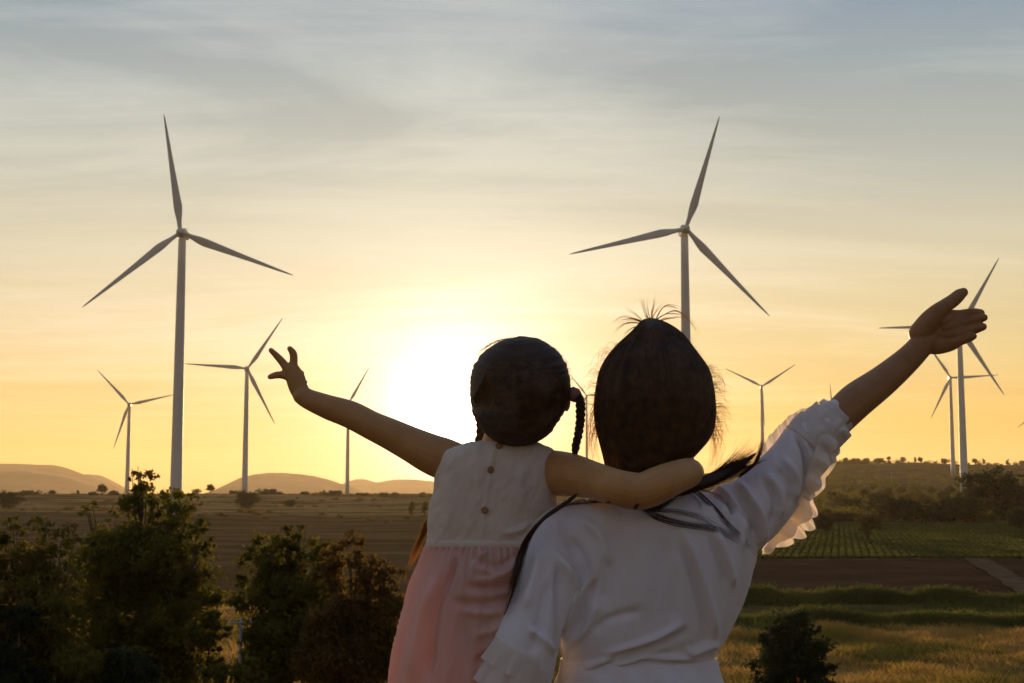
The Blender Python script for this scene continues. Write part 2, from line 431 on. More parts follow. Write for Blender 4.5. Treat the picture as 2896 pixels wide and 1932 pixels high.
# ------------------------------------------------------------------ poles
def pole(u, v0, v1, h, label, kind='pole'):
    D = F * h / ((v1 - v0) * S); b = P(u, v1, D)
    root = empty('utility_pole' if kind == 'wires' else 'thin_mast', (b.x, b.y, b.z)); tag(root, label, 'pole')
    mb = MB(); mb.tube([(0, 0, -.6), (0, 0, h * .5), (0, 0, h)], [.13, .11, .09], 10); mb.build('post', M['concrete'], root)
    if kind == 'wires':
        c = MB(); c.tube([(-.75, 0, h - .35), (.75, 0, h - .35)], .05, 6); c.build('crossarm', M['steel'], root)
        for x in (-.65, 0, .65):
            i = MB(); i.add(*lathe([(.03, h - .3), (.07, h - .2), (.05, h - .1), (.07, h - .05), (.02, h)], 8)); o = i.build('insulator', M['white'], root); o.location = (x, -.02, 0)
    else:
        c = MB(); c.tube([(-.3, 0, h), (.3, 0, h)], .03, 6); c.build('crossbar', M['steel'], root)
    return root
pole(2048, 1084, 1163, 24, 'slim white mast on the wooded slope on the right')
pole(855, 1070, 1136, 32, 'thin mast on the horizon next to the skirt side of the girl')
def near_pole(u, vt, D, label, wires=()):
    t = P(u, vt, D); g = float(height(t.x, t.y)); h = t.z - g
    root = empty('utility_pole', (t.x, t.y, g)); tag(root, label, 'pole')
    mb = MB(); mb.tube([(0, 0, -.6), (0, 0, h * .5), (0, 0, h)], [.07, .06, .05], 10); mb.build('post', M['concrete'], root)
    c = MB(); c.tube([(-.35, 0, h - .15), (.35, 0, h - .15)], .025, 6); c.build('crossarm', M['steel'], root)
    for x in (-.3, .3):
        i = MB(); i.add(*lathe([(.012, h - .13), (.03, h - .09), (.02, h - .05), (.03, h - .02), (.008, h)], 8)); o = i.build('insulator', M['white'], root); o.location = (x, 0, 0)
    for e in wires:
        w = MB(); q = P(*e) - Vector((t.x, t.y, g)); s0 = Vector((.3, 0, h - .1))
        w.tube([s0.lerp(q, k / 12) + Vector((0, 0, -.5 * (k / 12) * (1 - k / 12) * 4 * .3)) for k in range(13)], .008, 5); w.build('wire', M['steel'], root)
near_pole(127, 1478, 40, 'grey utility pole among the bushes at the lower left corner')
near_pole(553, 1418, 45, 'grey utility pole with wires between the two near trees', [(690, 1432, 52), (690, 1444, 52)])
# ------------------------------------------------------------------ trees and plants
def leaves(rng, cent, spread, n, size, flat=.7):
    """n leaf quads scattered round each cluster centre; cent (k,3), spread (k,)"""
    k = len(cent)
    w_ = np.asarray(spread, float) ** 1.9; idx = rng.choice(k, n, p=w_ / w_.sum())
    d = rng.normal(size=(n, 3)); d /= np.linalg.norm(d, axis=1)[:, None]
    p = cent[idx] + d * (spread[idx] * (rng.random(n) * 1.0 + .25 * np.abs(rng.normal(size=n))))[:, None] * np.array([1, 1, flat])
    a = rng.normal(size=(n, 3)); a /= np.linalg.norm(a, axis=1)[:, None]
    b = np.cross(a, rng.normal(size=(n, 3))); b /= np.linalg.norm(b, axis=1)[:, None]
    s = size * (.6 + .8 * rng.random(n))[:, None]
    c = np.cross(a, b)
    v = np.stack([p - a * s, p + b * s * .45 + c * s * .12, p + a * s, p - b * s * .45 + c * s * .12], 1).reshape(-1, 3)
    return v, np.arange(n * 4).reshape(n, 4)
def crown_clusters(rng, blobs, per, gap=.25):
    """cluster centres on the outer part of each (x, y, z, r, rz) lobe"""
    cs, sp = [], []
    for x, y, z, r, rz in blobs:
        k = max(3, int(per * (r / blobs[0][3]) ** 1.6))
        d = rng.normal(size=(k, 3)); d /= np.linalg.norm(d, axis=1)[:, None]
        rad = .30 + .85 * rng.random(k) ** .55
        q = d * rad[:, None] * np.array([r, r, rz]) + np.array([x, y, z])
        cs.append(q); sp.append(r * (.14 + .38 * rng.random(k) ** 1.5))
    return np.concatenate(cs), np.concatenate(sp)
def make_tree(h, blobs, seed, nleaf, lsize, m, per=40, trunk_r=None, limbs=6, trunk_h=.55):
    """returns (crown mesh, trunk mesh); blobs in metres"""
    rng = np.random.default_rng(seed)
    cs, sp = crown_clusters(rng, blobs, per)
    keep = cs[:, 2] > .15; cs, sp = cs[keep], sp[keep]
    v, f = leaves(rng, cs, sp, nleaf, lsize)
    cm = npmesh('crown', v, f, False); cm.materials.append(m)
    mb = MB(); tr = trunk_r or h * .022
    b0 = blobs[0]
    top = Vector((b0[0], b0[1], b0[2]))
    pts = [Vector((0, 0, -.3)), Vector((rng.normal() * .03 * h, rng.normal() * .02 * h, h * .2)), Vector((b0[0] * .6, b0[1] * .6, h * .4)), top]
    mb.tube(pts, [tr * 1.25, tr, tr * .8, tr * .35], 8)
    for x, y, z, r, rz in blobs[1:1 + limbs]:
        s = pts[1].lerp(pts[2], rng.random())
        e = Vector((x, y, z)); mid = s.lerp(e, .5) + Vector((0, 0, -.05 * h))
        mb.tube([s, mid, e], [tr * .55, tr * .38, tr * .12], 6)
        for q in range(3):
            e2 = e + Vector(rng.normal(size=3)) * r * .45
            mb.tube([mid.lerp(e, .5), mid.lerp(e2, .75), e2], [tr * .22, tr * .15, tr * .06], 5)
    tm = mb.mesh('trunk'); tm.materials.append(M['bark'])
    return cm, tm
def put_tree(cm, tm, loc, rz, sc_, label, cat='tree', group=None, name='tree', sz=None):
    r = empty(name, loc, rz); r.scale = (sc_, sc_, (sz or 1) * sc_)
    tag(r, label, cat, group)
    link('crown', cm, None, r)
    if tm: link('trunk', tm, None, r)
    return r
def pxblobs(items, D, base, seed=0, zr=.85, shift=1.0):
    """lobes given as (u, v, radius_px, depth offset m): turned into metres round the tree base"""
    rng = random.Random(seed); out = []
    for u, v, rp, dy in items:
        p = P(u, v, D + dy) - base; r = rp * S * D / F
        out.append((p.x, p.y, p.z, r, r * zr))
    return out
# near trees on the left ------------------------------------------------
D = 50.0
b = P(330, 1600, D); base = Vector((b.x, b.y, float(height(b.x, b.y))))
items = [(330, 1290, 110, 0), (322, 1160, 50, 0), (328, 1112, 38, 0), (322, 1088, 20, 0), (385, 1165, 45, .5), (425, 1200, 48, -.5), (270, 1210, 45, .6), (205, 1175, 28, 0), (455, 1250, 36, .3),
         (250, 1290, 70, -1), (400, 1310, 85, 1), (440, 1390, 60, 0), (200, 1350, 65, .5), (290, 1400, 95, 0), (370, 1440, 95, -.5), (240, 1470, 85, 0), (330, 1540, 110, 0), (430, 1500, 60, .5), (442, 1150, 26, 0), (410, 1140, 28, .2), (180, 1260, 35, -.3)]
cm, tm = make_tree(base and 9.5, pxblobs(items, D, base, 1), 11, 46000, .10, M['leaf'], 80, .2, 9)
put_tree(cm, tm, base, 0, 1, 'big leafy tree in front of the largest left turbine, its top above the horizon', name='leafy_tree')
D = 40.0
b = P(90, 1600, D); base = Vector((b.x, b.y, float(height(b.x, b.y))))
items = [(80, 1330, 55, 0), (30, 1215, 34, 0), (95, 1205, 30, .5), (140, 1245, 38, 0), (60, 1270, 42, 0), (-30, 1290, 60, 0), (150, 1320, 36, .3), (20, 1400, 62, 0), (110, 1420, 66, -.4), (-10, 1500, 90, 0), (90, 1530, 90, .4), (175, 1430, 34, 0), (-60, 1400, 60, 0), (170, 1510, 50, 0)]
cm, tm = make_tree(6.5, pxblobs(items, D, base, 2), 12, 22000, .09, M['leaf_olive'], 44, .11, 12)
put_tree(cm, tm, base, 0, 1, 'feathery olive green tree at the left edge with thin bending branches', name='feathery_tree')
D = 46.0
b = P(640, 1600, D); base = Vector((b.x, b.y, float(height(b.x, b.y))))
items = [(650, 1370, 75, 0), (620, 1270, 52, 0), (590, 1300, 45, .3), (660, 1240, 32, 0), (690, 1215, 20, 0), (720, 1280, 52, .4), (575, 1380, 40, 0), (700, 1360, 75, 0), (610, 1440, 60, 0), (680, 1480, 95, -.5), (600, 1530, 60, 0), (740, 1420, 55, .6), (560, 1340, 24, 0)]
cm, tm = make_tree(7, pxblobs(items, D, base, 3), 13, 24000, .095, M['leaf'], 60, .14, 8)
put_tree(cm, tm, base, 0, 1, 'round leafy tree between the largest left tree and the skirt of the girl', name='leafy_tree')
D = 42.0
b = P(830, 1600, D); base = Vector((b.x, b.y, float(height(b.x, b.y))))
items = [(830, 1400, 62, 0), (800, 1270, 40, 0), (770, 1330, 42, .4), (850, 1300, 38, 0), (880, 1330, 42, 0), (790, 1440, 70, 0), (890, 1420, 60, 0), (830, 1500, 90, 0), (760, 1520, 70, .2), (910, 1500, 60, 0), (745, 1290, 26, 0), (815, 1230, 22, 0)]
cm, tm = make_tree(6.5, pxblobs(items, D, base, 4), 14, 24000, .09, M['leaf_brown'], 60, .14, 8)
put_tree(cm, tm, base, 0, 1, 'brownish leafy tree directly left of the pink skirt', name='leafy_tree')
# undergrowth bushes at the lower left
D = 38.0
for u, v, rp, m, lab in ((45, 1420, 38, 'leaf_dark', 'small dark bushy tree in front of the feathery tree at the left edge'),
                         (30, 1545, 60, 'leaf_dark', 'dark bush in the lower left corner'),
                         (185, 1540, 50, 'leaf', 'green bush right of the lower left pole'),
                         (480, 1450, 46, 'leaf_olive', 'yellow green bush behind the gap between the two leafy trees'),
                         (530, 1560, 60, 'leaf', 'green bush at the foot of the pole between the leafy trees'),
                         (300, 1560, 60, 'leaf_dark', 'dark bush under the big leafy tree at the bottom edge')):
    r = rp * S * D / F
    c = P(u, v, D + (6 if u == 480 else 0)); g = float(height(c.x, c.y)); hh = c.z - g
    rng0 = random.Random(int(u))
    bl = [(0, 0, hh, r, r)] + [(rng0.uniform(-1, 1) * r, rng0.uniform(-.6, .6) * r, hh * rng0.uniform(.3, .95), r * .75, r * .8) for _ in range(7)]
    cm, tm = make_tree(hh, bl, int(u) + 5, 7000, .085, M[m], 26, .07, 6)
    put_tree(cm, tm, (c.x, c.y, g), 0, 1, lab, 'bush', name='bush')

# dark round bush in the meadow at the right
b = P(1835, 1585, 62); gz = float(height(b.x, b.y)); D = 62.0
base = Vector((b.x, b.y, gz))
items = [(1822, 1500, 62, 0), (1815, 1438, 36, 0), (1772, 1470, 34, .3), (1855, 1480, 40, 0), (1880, 1540, 34, 0), (1775, 1530, 44, -.3), (1830, 1560, 66, 0), (1765, 1435, 16, 0), (1895, 1580, 30, 0), (1760, 1585, 34, 0), (1835, 1415, 15, 0), (1870, 1450, 18, 0), (1790, 1410, 14, 0)]
cm, tm = make_tree(4.4, pxblobs(items, D, base, 3, .95), 21, 17000, .105, M['leaf_dark'], 60, .1, 9)
put_tree(cm, tm, base, 0, 1, 'dark round bushy tree in the dry meadow at the bottom right', name='bushy_tree')

# far trees: a few shapes, copied
def generic(seed, kind, m, nleaf=5000):
    rng = random.Random(seed)
    if kind == 'round':
        bl = [(0, 0, .62, .30, .28)] + [(rng.uniform(-.26, .26), rng.uniform(-.26, .26), rng.uniform(.42, .82), rng.uniform(.13, .22), rng.uniform(.11, .18)) for _ in range(8)]
    elif kind == 'wide':
        bl = [(0, 0, .45, .42, .30)] + [(rng.uniform(-.62, .62), rng.uniform(-.4, .4), rng.uniform(.25, .75), rng.uniform(.18, .32), rng.uniform(.14, .24)) for _ in range(12)]
    elif kind == 'low':
        bl = [(0, 0, .35, .7, .35)] + [(rng.uniform(-1.3, 1.3), rng.uniform(-.5, .5), rng.uniform(.15, .7), rng.uniform(.3, .5), rng.uniform(.2, .34)) for _ in range(12)]
    elif kind == 'lolly':
        bl = [(0, 0, .80, .25, .19)] + [(rng.uniform(-.2, .2), rng.uniform(-.2, .2), rng.uniform(.7, .92), .13, .09) for _ in range(6)]
    else:
        bl = [(0, 0, .55, .16, .36)] + [(rng.uniform(-.12, .12), rng.uniform(-.12, .12), rng.uniform(.35, .9), .12, .13) for _ in range(6)]
    cm, tm = make_tree(1.0, bl, seed + 100, nleaf, .034 if kind != 'low' else .06, M[m], 34, .022, 6)
    return cm, tm
G = {(k, m): generic(i * 7 + j, k, m) for i, k in enumerate(('round', 'wide', 'low', 'lolly', 'tall')) for j, m in enumerate(('leaf_dark', 'leaf_olive'))}
def far_tree(u, vb, hpx, kind, m, D, label, cat='tree', group=None, name='tree', lift=0.0, sz=1):
    """base seen at (u, vb), hpx tall, at distance D (on the terrain there)"""
    p = P(u, vb, D); g = float(height(p.x, p.y)); h = hpx * S * D / F
    z = g - .03 * h
    return put_tree(*G[(kind, m)], (p.x, p.y, z), random.Random(int(u * 7 + vb)).uniform(0, 6.28), h / .95, label, cat, group, name, sz)
# ridge silhouettes on the right
for u, vt, k, w, lab in ((2040, 1057, 'lolly', 26, 'lollipop shaped tree alone on the ridge above the white mast'),
                      (2074, 1073, 'round', 14, 'small round tree on the ridge just right of the lollipop shaped tree'),
                      (2100, 1073, 'tall', 13, 'narrow small tree on the ridge, left one of the pair in mid ridge'),
                      (2113, 1077, 'round', 9, 'tiny round tree on the ridge, right one of the pair in mid ridge'),
                      (2168, 1073, 'wide', 14, 'low spreading tree on the ridge left of the slender turbine tower'),
                      (2238, 1068, 'round', 22, 'rounded tree on the ridge right of the turbine at the raised hand'),
                      (2258, 1076, 'tall', 12, 'small narrow tree on the ridge beside the rounded one'),
                      (2312, 1074, 'tall', 16, 'dark upright tree on the ridge near the right edge'),
                      (2345, 1071, 'wide', 22, 'broad tree on the ridge cut by the right edge'),
                      (1990, 1068, 'wide', 20, 'domed tree on the left rise of the ridge'),
                      (1962, 1070, 'low', 16, 'low bushy tree on the ridge nearest to the sleeve'),
                      (1940, 1070, 'round', 18, 'round tree on the ridge touching the lace of the sleeve'),
                      (2018, 1074, 'low', 10, 'low bush on the ridge left of the lollipop shaped tree')):
    Dr = 1950.0
    p = P(u, vt, Dr); g = float(height(p.x, Dr)); h = max((p.z - g) * 1.25, 9)
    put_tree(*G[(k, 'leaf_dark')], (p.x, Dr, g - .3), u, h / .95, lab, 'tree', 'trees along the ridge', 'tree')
# big dark mass right, hedges and lone trees
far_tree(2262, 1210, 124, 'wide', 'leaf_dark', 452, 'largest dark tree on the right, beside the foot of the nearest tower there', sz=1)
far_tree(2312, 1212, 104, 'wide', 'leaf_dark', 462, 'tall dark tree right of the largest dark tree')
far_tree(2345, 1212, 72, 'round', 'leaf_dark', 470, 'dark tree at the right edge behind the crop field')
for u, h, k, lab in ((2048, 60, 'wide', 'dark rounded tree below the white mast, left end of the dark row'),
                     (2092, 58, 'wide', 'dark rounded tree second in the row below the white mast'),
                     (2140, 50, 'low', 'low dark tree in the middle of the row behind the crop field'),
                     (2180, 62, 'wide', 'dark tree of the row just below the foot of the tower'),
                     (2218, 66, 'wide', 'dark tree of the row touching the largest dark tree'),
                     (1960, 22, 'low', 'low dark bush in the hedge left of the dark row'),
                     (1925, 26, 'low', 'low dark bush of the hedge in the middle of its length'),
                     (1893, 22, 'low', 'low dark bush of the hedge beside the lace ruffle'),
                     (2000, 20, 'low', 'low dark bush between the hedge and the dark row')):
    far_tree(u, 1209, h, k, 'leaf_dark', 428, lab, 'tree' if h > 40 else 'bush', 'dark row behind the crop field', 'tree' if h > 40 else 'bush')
far_tree(1894, 1248, 52, 'round', 'leaf_dark', 330, 'small tree in the crop field, left one of two')
far_tree(1992, 1262, 66, 'round', 'leaf_olive', 300, 'larger small tree in the crop field, right one of two')
far_tree(2346, 1246, 68, 'round', 'leaf_dark', 330, 'small tree in the crop field at the right edge')
# wooded slope: separate trees
rs = random.Random(5)
slope = []
for u, v, hh in ((1960, 1180, 40), (2010, 1172, 44), (1985, 1150, 30), (2030, 1150, 34), (2085, 1165, 40), (2125, 1170, 42), (2165, 1165, 40), (1935, 1160, 30), (2100, 1140, 24), (2140, 1142, 26),
                 (2070, 1140, 26), (1900, 1190, 26), (2180, 1138, 22), (2330, 1150, 30), (2290, 1140, 26), (1955, 1135, 20), (2250, 1130, 20), (2005, 1128, 18), (1910, 1150, 24), (2060, 1185, 30), (2190, 1180, 34), (2110, 1190, 28)):
    d = ray(u, v); z = 9.0
    for _ in range(6):
        Dd = 700
        ys = np.linspace(250, 1900, 800); zz = CAMZ + ys * d.z / d.y; hs = height(ys * d.x / d.y, ys)
        i = np.argmax(hs >= zz); Dd = ys[i] if hs[i] >= zz[i] else 1500
    slope.append((u, v, hh, Dd))
slope.sort(key=lambda s: (s[0]))
for i, (u, v, hh, Dd) in enumerate(slope):
    side_ = 'left of the white mast' if u < 2040 else ('between mast and near tower' if u < 2215 else 'right of the near tower')
    row = 'low on' if v > 1160 else ('half way up' if v > 1138 else 'high on')
    size_ = 'larger' if hh > 35 else ('small' if hh < 25 else 'medium sized')
    far_tree(u, v, hh, rs.choice(('round', 'wide', 'wide')), 'leaf_olive' if rs.random() < .7 else 'leaf_dark', Dd,
             '%s tree %s the wooded slope, %s' % (size_, row, side_), 'tree', 'trees on the wooded slope', 'tree')
# scrub covering the slope: nobody could count it
rng = np.random.default_rng(9)
n = 1500
yy = 430 + 1300 * rng.random(n) ** 1.5; ra = rng.uniform(.14, .42, n); xx = ra * yy
k = (fbm(xx / 60, yy / 60, 44) > .46); xx, yy = xx[k], yy[k]
zz = height(xx, yy)
cent = np.stack([xx, yy, zz + 1.3], -1)
v, f = leaves(rng, cent, 1.2 + 2.6 * rng.random(len(xx)), 60000, .55, .7)
tag(link('scrub', npmesh('scrub', v, f, False), M['leaf_olive']), 'olive green scrub covering the slope on the right', kind='stuff')
n = 260; ra = np.concatenate([rng.uniform(.19, .25, 150), rng.uniform(.19, .42, 110)]); yy = rng.uniform(1850, 1990, n); xx = ra * yy
v, f = leaves(rng, np.stack([xx, yy, height(xx, yy) + 1.2], -1), 1.0 + 4.2 * rng.random(n) ** 2, 26000, .75, .8)
tag(link('scrub', npmesh('scrub', v, f, False), M['leaf_dark']), 'uneven dark scrub along the skyline of the ridge on the right', kind='stuff')
# left plain: bushes and trees near the horizon
for u, vb, h, k, m, D, lab in ((234, 1128, 27, 'round', 'leaf_dark', 980, 'small round tree on a low rise left of the big leafy tree'),
                              (178, 1138, 16, 'tall', 'leaf_dark', 900, 'small bush tree standing alone on the straw field at the left'),
                              (70, 1140, 13, 'low', 'leaf_dark', 950, 'long low dark thicket at the left on the horizon'),
                              (15, 1172, 46, 'wide', 'leaf_dark', 640, 'dark spreading tree at the left edge before the hazy hills'),
                              (262, 1136, 15, 'low', 'leaf_dark', 930, 'low dark thicket just left of the big leafy tree'),
                              (212, 1138, 12, 'low', 'leaf_dark', 960, 'low dark thicket under the small round tree'),
                              (482, 1140, 22, 'round', 'leaf_dark', 900, 'small rounded bush right of the largest left tower'),
                              (540, 1140, 12, 'low', 'leaf_dark', 960, 'low dark thicket left of the third turbine tower'),
                              (612, 1140, 17, 'low', 'leaf_dark', 930, 'tall dark thicket at the foot of the third turbine tower'),
                              (562, 1176, 46, 'wide', 'leaf_dark', 620, 'dark tree in front of the foot of the third turbine tower'),
                              (668, 1168, 20, 'wide', 'leaf_dark', 660, 'small dark bush alone on the straw field in mid distance'),
                              (762, 1142, 15, 'low', 'leaf_dark', 930, 'domed dark thicket left of the hazy turbine tower'),
                              (700, 1140, 10, 'low', 'leaf_dark', 960, 'thin dark thicket on the horizon behind the lone bush'),
                              (905, 1142, 12, 'low', 'leaf_olive', 940, 'low thicket on the horizon right of the thin mast'),
                              (968, 1142, 14, 'wide', 'leaf_olive', 900, 'small tree on the horizon touching the dress of the girl'),
                              (945, 1180, 34, 'tall', 'leaf_olive', 560, 'thin young tree next to the dress of the girl'),
                              (975, 1178, 34, 'tall', 'leaf_olive', 560, 'thin young tree half hidden by the dress of the girl'),
                              (168, 1206, 14, 'wide', 'leaf_dark', 440, 'small dark bush on the brown field at the left'),
                              (120, 1142, 10, 'low', 'leaf_dark', 990, 'thin dark thicket on the horizon under the left hills')):
    far_tree(u, vb, h, k, m, D, lab, 'tree' if k != 'low' else 'thicket', None, 'tree' if k != 'low' else 'thicket')

for u, h, k, D, lab in ((40, 15, 'low', 900, 'low dark thicket at the left edge under the nearer hill ridge'), (330, 12, 'low', 900, 'low dark thicket behind the top of the big leafy tree'),
                         (395, 10, 'low', 960, 'low dark thicket at the foot of the largest left tower'), (450, 14, 'wide', 900, 'dark bushy tree just right of the largest left tower'),
                         (640, 10, 'low', 980, 'low dark thicket right of the third turbine tower'), (735, 9, 'low', 980, 'thin thicket between the third and the hazy turbine towers'),
                         (830, 9, 'low', 980, 'thin thicket between the hazy turbine tower and the thin mast'), (880, 12, 'low', 940, 'low thicket right beside the thin mast')):
    far_tree(u, 1141, h, k, 'leaf_dark', D, lab, 'tree' if k != 'low' else 'thicket', None, 'tree' if k != 'low' else 'thicket')
# dry grass and scrub on the far plain at the left
n = 700; yy = rng.uniform(470, 1300, n); xx = rng.uniform(-.40, .05, n) * yy
k = (fbm(xx / 80, yy / 25, 71) > .50); xx, yy = xx[k], yy[k]
v, f = leaves(rng, np.stack([xx, yy, height(xx, yy) + .5], -1), .8 + 1.6 * rng.random(len(xx)), 22000, .45, .45)
tag(link('scrub', npmesh('scrub', v, f, False), M['leaf_brown']), 'low brown scrub scattered over the plain at the left', kind='stuff')

# grass: banks and meadow on the right, rough ground under the trees on the left
def blades(rng, x, y, z, h, w, lean=.35):
    n = len(x)
    a = rng.uniform(0, 2 * np.pi, n); dx, dy = np.cos(a) * w, np.sin(a) * w
    lx, ly = rng.normal(size=n) * lean * h, rng.normal(size=n) * lean * h
    p = np.stack([x, y, z - .03], -1)
    v = np.stack([p + np.stack([dx, dy, 0 * x], -1), p - np.stack([dx, dy, 0 * x], -1),
                  p + np.stack([lx * .5 - dx * .6, ly * .5 - dy * .6, h * .6], -1), p + np.stack([lx, ly, h], -1)], 1).reshape(-1, 3)
    i = np.arange(n)[:, None] * 4
    return v, i + np.array([[0, 1, 3, 2]])
rng = np.random.default_rng(77)
def meadow(name, n, d0, d1, r0, r1, hm, m, label, thr=None, wv=.035, sc_=5, p=1.0):
    y = d0 + (d1 - d0) * rng.random(n) ** p; x = rng.uniform(r0, r1, n) * y
    c = fbm(x / sc_, y / sc_, 61)
    if thr is not None: k = c > thr; x, y, c = x[k], y[k], c[k]
    h = hm * (.35 + 1.2 * np.clip(c * 2 - .5, 0, 1)) * (.5 + rng.random(len(x)))
    v, f = blades(rng, x, y, height(x, y), h, np.full(len(x), wv) * (y / 90))
    return tag(link(name, npmesh(name, v, f, False), M[m]), label, kind='stuff')
meadow('dry_grass', 150000, 58, 118, -.05, .42, .55, 'grass_dry', 'dry golden grass of the meadow at the bottom right', p=.9)
meadow('green_grass', 50000, 58, 150, -.05, .42, .5, 'grass_green', 'green grass patches in the meadow at the bottom right', thr=.50, sc_=9)
meadow('rough_grass', 60000, 40, 150, -.42, -.02, .6, 'grass_dry', 'rough grass under the near trees on the left')
def bank(y0, wid, hh, r0, r1, seed, lab, n=26000):
    """a raised grassy bank running across the view"""
    def fn(a, b):
        ra = r0 + (r1 - r0) * a
        return ra * y0, y0 + (b - .5) * wid + 3 * (fbm(ra * 25, ra * 0, seed, 3) - .47)
    def hf(x, y, a, b): return hh * np.sin(np.pi * np.clip(b, 0, 1)) ** .8 * (.15 + 1.6 * fbm(x / 5, x * 0, seed + 2, 4)) - .08
    patch('grass_bank', fn, 260, 14, M['crop'], .02, lab, hf)
    a = rng.random(n); b = rng.random(n); x, y = fn(a, b); z = height(x, y) + hf(x, y, a, b)
    v, f = blades(rng, x, y, z, .62 * (.3 + rng.random(n) ** 2 * 1.3) * (.2 + 1.7 * fbm(x / 1.8, y / 1.8, seed + 5)), np.full(n, .09), .5)
    k = rng.random(n) < .010 * 8 * np.clip(fbm(x / 3, y / 3, seed + 9) - .42, 0, 1) * 4
    cs = np.stack([x, y, z + .25], -1)[k]
    v2, f2 = leaves(rng, cs, .25 + .5 * rng.random(len(cs)), 22000, .10, .8)
    v = np.concatenate([v, v2]); f = np.concatenate([f, f2 + n * 4])
    tag(link('bank_grass', npmesh('bank_grass', v, f, False), M['grass_green']), 'green grass growing on the ' + lab, kind='stuff')
bank(145, 4.0, 1.0, -.05, .42, 3, 'grassy bank along the near edge of the ploughed field')
bank(121, 3.0, .65, -.05, .42, 7, 'lower grassy bank at the far edge of the dry meadow')
# crops: leafy plants along the rows
n = 90000
y = 243 + 172 * rng.random(n) ** 1.3; ra = rng.uniform(-.02, .42, n)
c = np.round((ra * y - .23 * y) / 1.35) * 1.35 + .23 * y; x = c + rng.normal(size=n) * .17
k = (fbm(x / 9, y / 14, 23, 3) + .25 * rng.random(n)) > .50; x, y = x[k], y[k]
v, f = blades(rng, x, y, height(x, y) + .28, .22 + .35 * rng.random(len(x)), np.full(len(x), .13), .5)
tag(link('crop_plants', npmesh('crop_plants', v, f, False), M['grass_green']), 'leafy green crop plants growing in rows', kind='stuff')
# wires from the pole between the trees
# ------------------------------------------------------------------ people
from mathutils.bvhtree import BVHTree
def skinmat(name, a, b):
    m = mat(name, a, .5, .35, noise=(30, 5, [(.35, b), (.65, a)]), bump=(260, .12, .002))
    p = m.node_tree.nodes['Principled BSDF']
    p.inputs['Sheen Weight'].default_value = .22; p.inputs['Sheen Roughness'].default_value = .3; p.inputs['Sheen Tint'].default_value = (1, .8, .6, 1)
    p.inputs['Subsurface Weight'].default_value = .35; p.inputs['Subsurface Radius'].default_value = (1, .3, .12); p.inputs['Subsurface Scale'].default_value = .012
    return m
M['skin'] = skinmat('skin', (.34, .165, .06), (.29, .135, .048))
M['skin_child'] = skinmat('skin_child', (.50, .265, .095), (.44, .22, .08))
def weave(m, s=1400, st=.3):
    N = m.node_tree.nodes; L = m.node_tree.links
    N['Principled BSDF'].inputs['Sheen Weight'].default_value = .5; N['Principled BSDF'].inputs['Sheen Roughness'].default_value = .35
    t = N.new('ShaderNodeTexCoord'); w = N.new('ShaderNodeTexNoise'); w.inputs['Scale'].default_value = s; w.inputs['Detail'].default_value = 2
    w2 = N.new('ShaderNodeTexNoise'); w2.inputs['Scale'].default_value = 45; w2.inputs['Detail'].default_value = 5
    a = N.new('ShaderNodeMath'); a.operation = 'MULTIPLY_ADD'; a.inputs[1].default_value = 3.0
    L.new(t.outputs['Object'], w.inputs['Vector']); L.new(t.outputs['Object'], w2.inputs['Vector']); L.new(w2.outputs[0], a.inputs[0]); L.new(w.outputs[0], a.inputs[2])
    b = N.new('ShaderNodeBump'); b.inputs['Strength'].default_value = st; b.inputs['Distance'].default_value = .002
    L.new(a.outputs[0], b.inputs['Height']); L.new(b.outputs[0], N['Principled BSDF'].inputs['Normal'])
    return m
M['blouse'] = weave(mat('white_cotton', (.78, .74, .79), .85, .1, trans=.14, tcol=(.9, .78, .66), noise=(9, 4, [(.3, (.75, .71, .76)), (.7, (.80, .76, .81))])))
M['lace'] = weave(mat('white_lace', (.80, .76, .76), .85, .1, trans=.45, tcol=(.95, .82, .66)))
M['bodice'] = weave(mat('cream_cotton', (.70, .60, .50), .85, .1, trans=.12, tcol=(.9, .7, .45), noise=(12, 4, [(.3, (.68, .57, .50)), (.7, (.75, .64, .56))])))
M['pink'] = weave(mat('pink_cotton', (.78, .58, .51), .85, .1, trans=.40, tcol=(1.0, .50, .38), noise=(8, 4, [(.3, (.74, .54, .47)), (.7, (.80, .61, .54))])))
M['hair'] = mat('dark_hair', (.05, .027, .014), .62, .3, noise=(14, 4, [(.3, (.038, .020, .011)), (.7, (.075, .040, .020))]), bump=(120, .3, .003))
M['hair_strand'] = mat('hair_strand', (.06, .03, .012), .4, .5, trans=.62, tcol=(1.0, .66, .26))
M['hair_lock'] = mat('lock_hair', (.05, .025, .010), .45, .5, trans=.35, tcol=(.45, .18, .04))
M['hair_comb'] = mat('combed_hair', (.09, .045, .018), .45, .5, trans=.2, tcol=(.6, .3, .08), noise=(60, 3, [(.3, (.035, .017, .007)), (.7, (.16, .08, .03))]))
M['button'] = mat('wooden_button', (.30, .16, .07), .6, .3, noise=(200, 3, [(.3, (.24, .12, .05)), (.7, (.36, .20, .09))]))
M['hair_tie'] = mat('hair_tie', (.30, .14, .13), .8, .2, bump=(300, .4, .002))

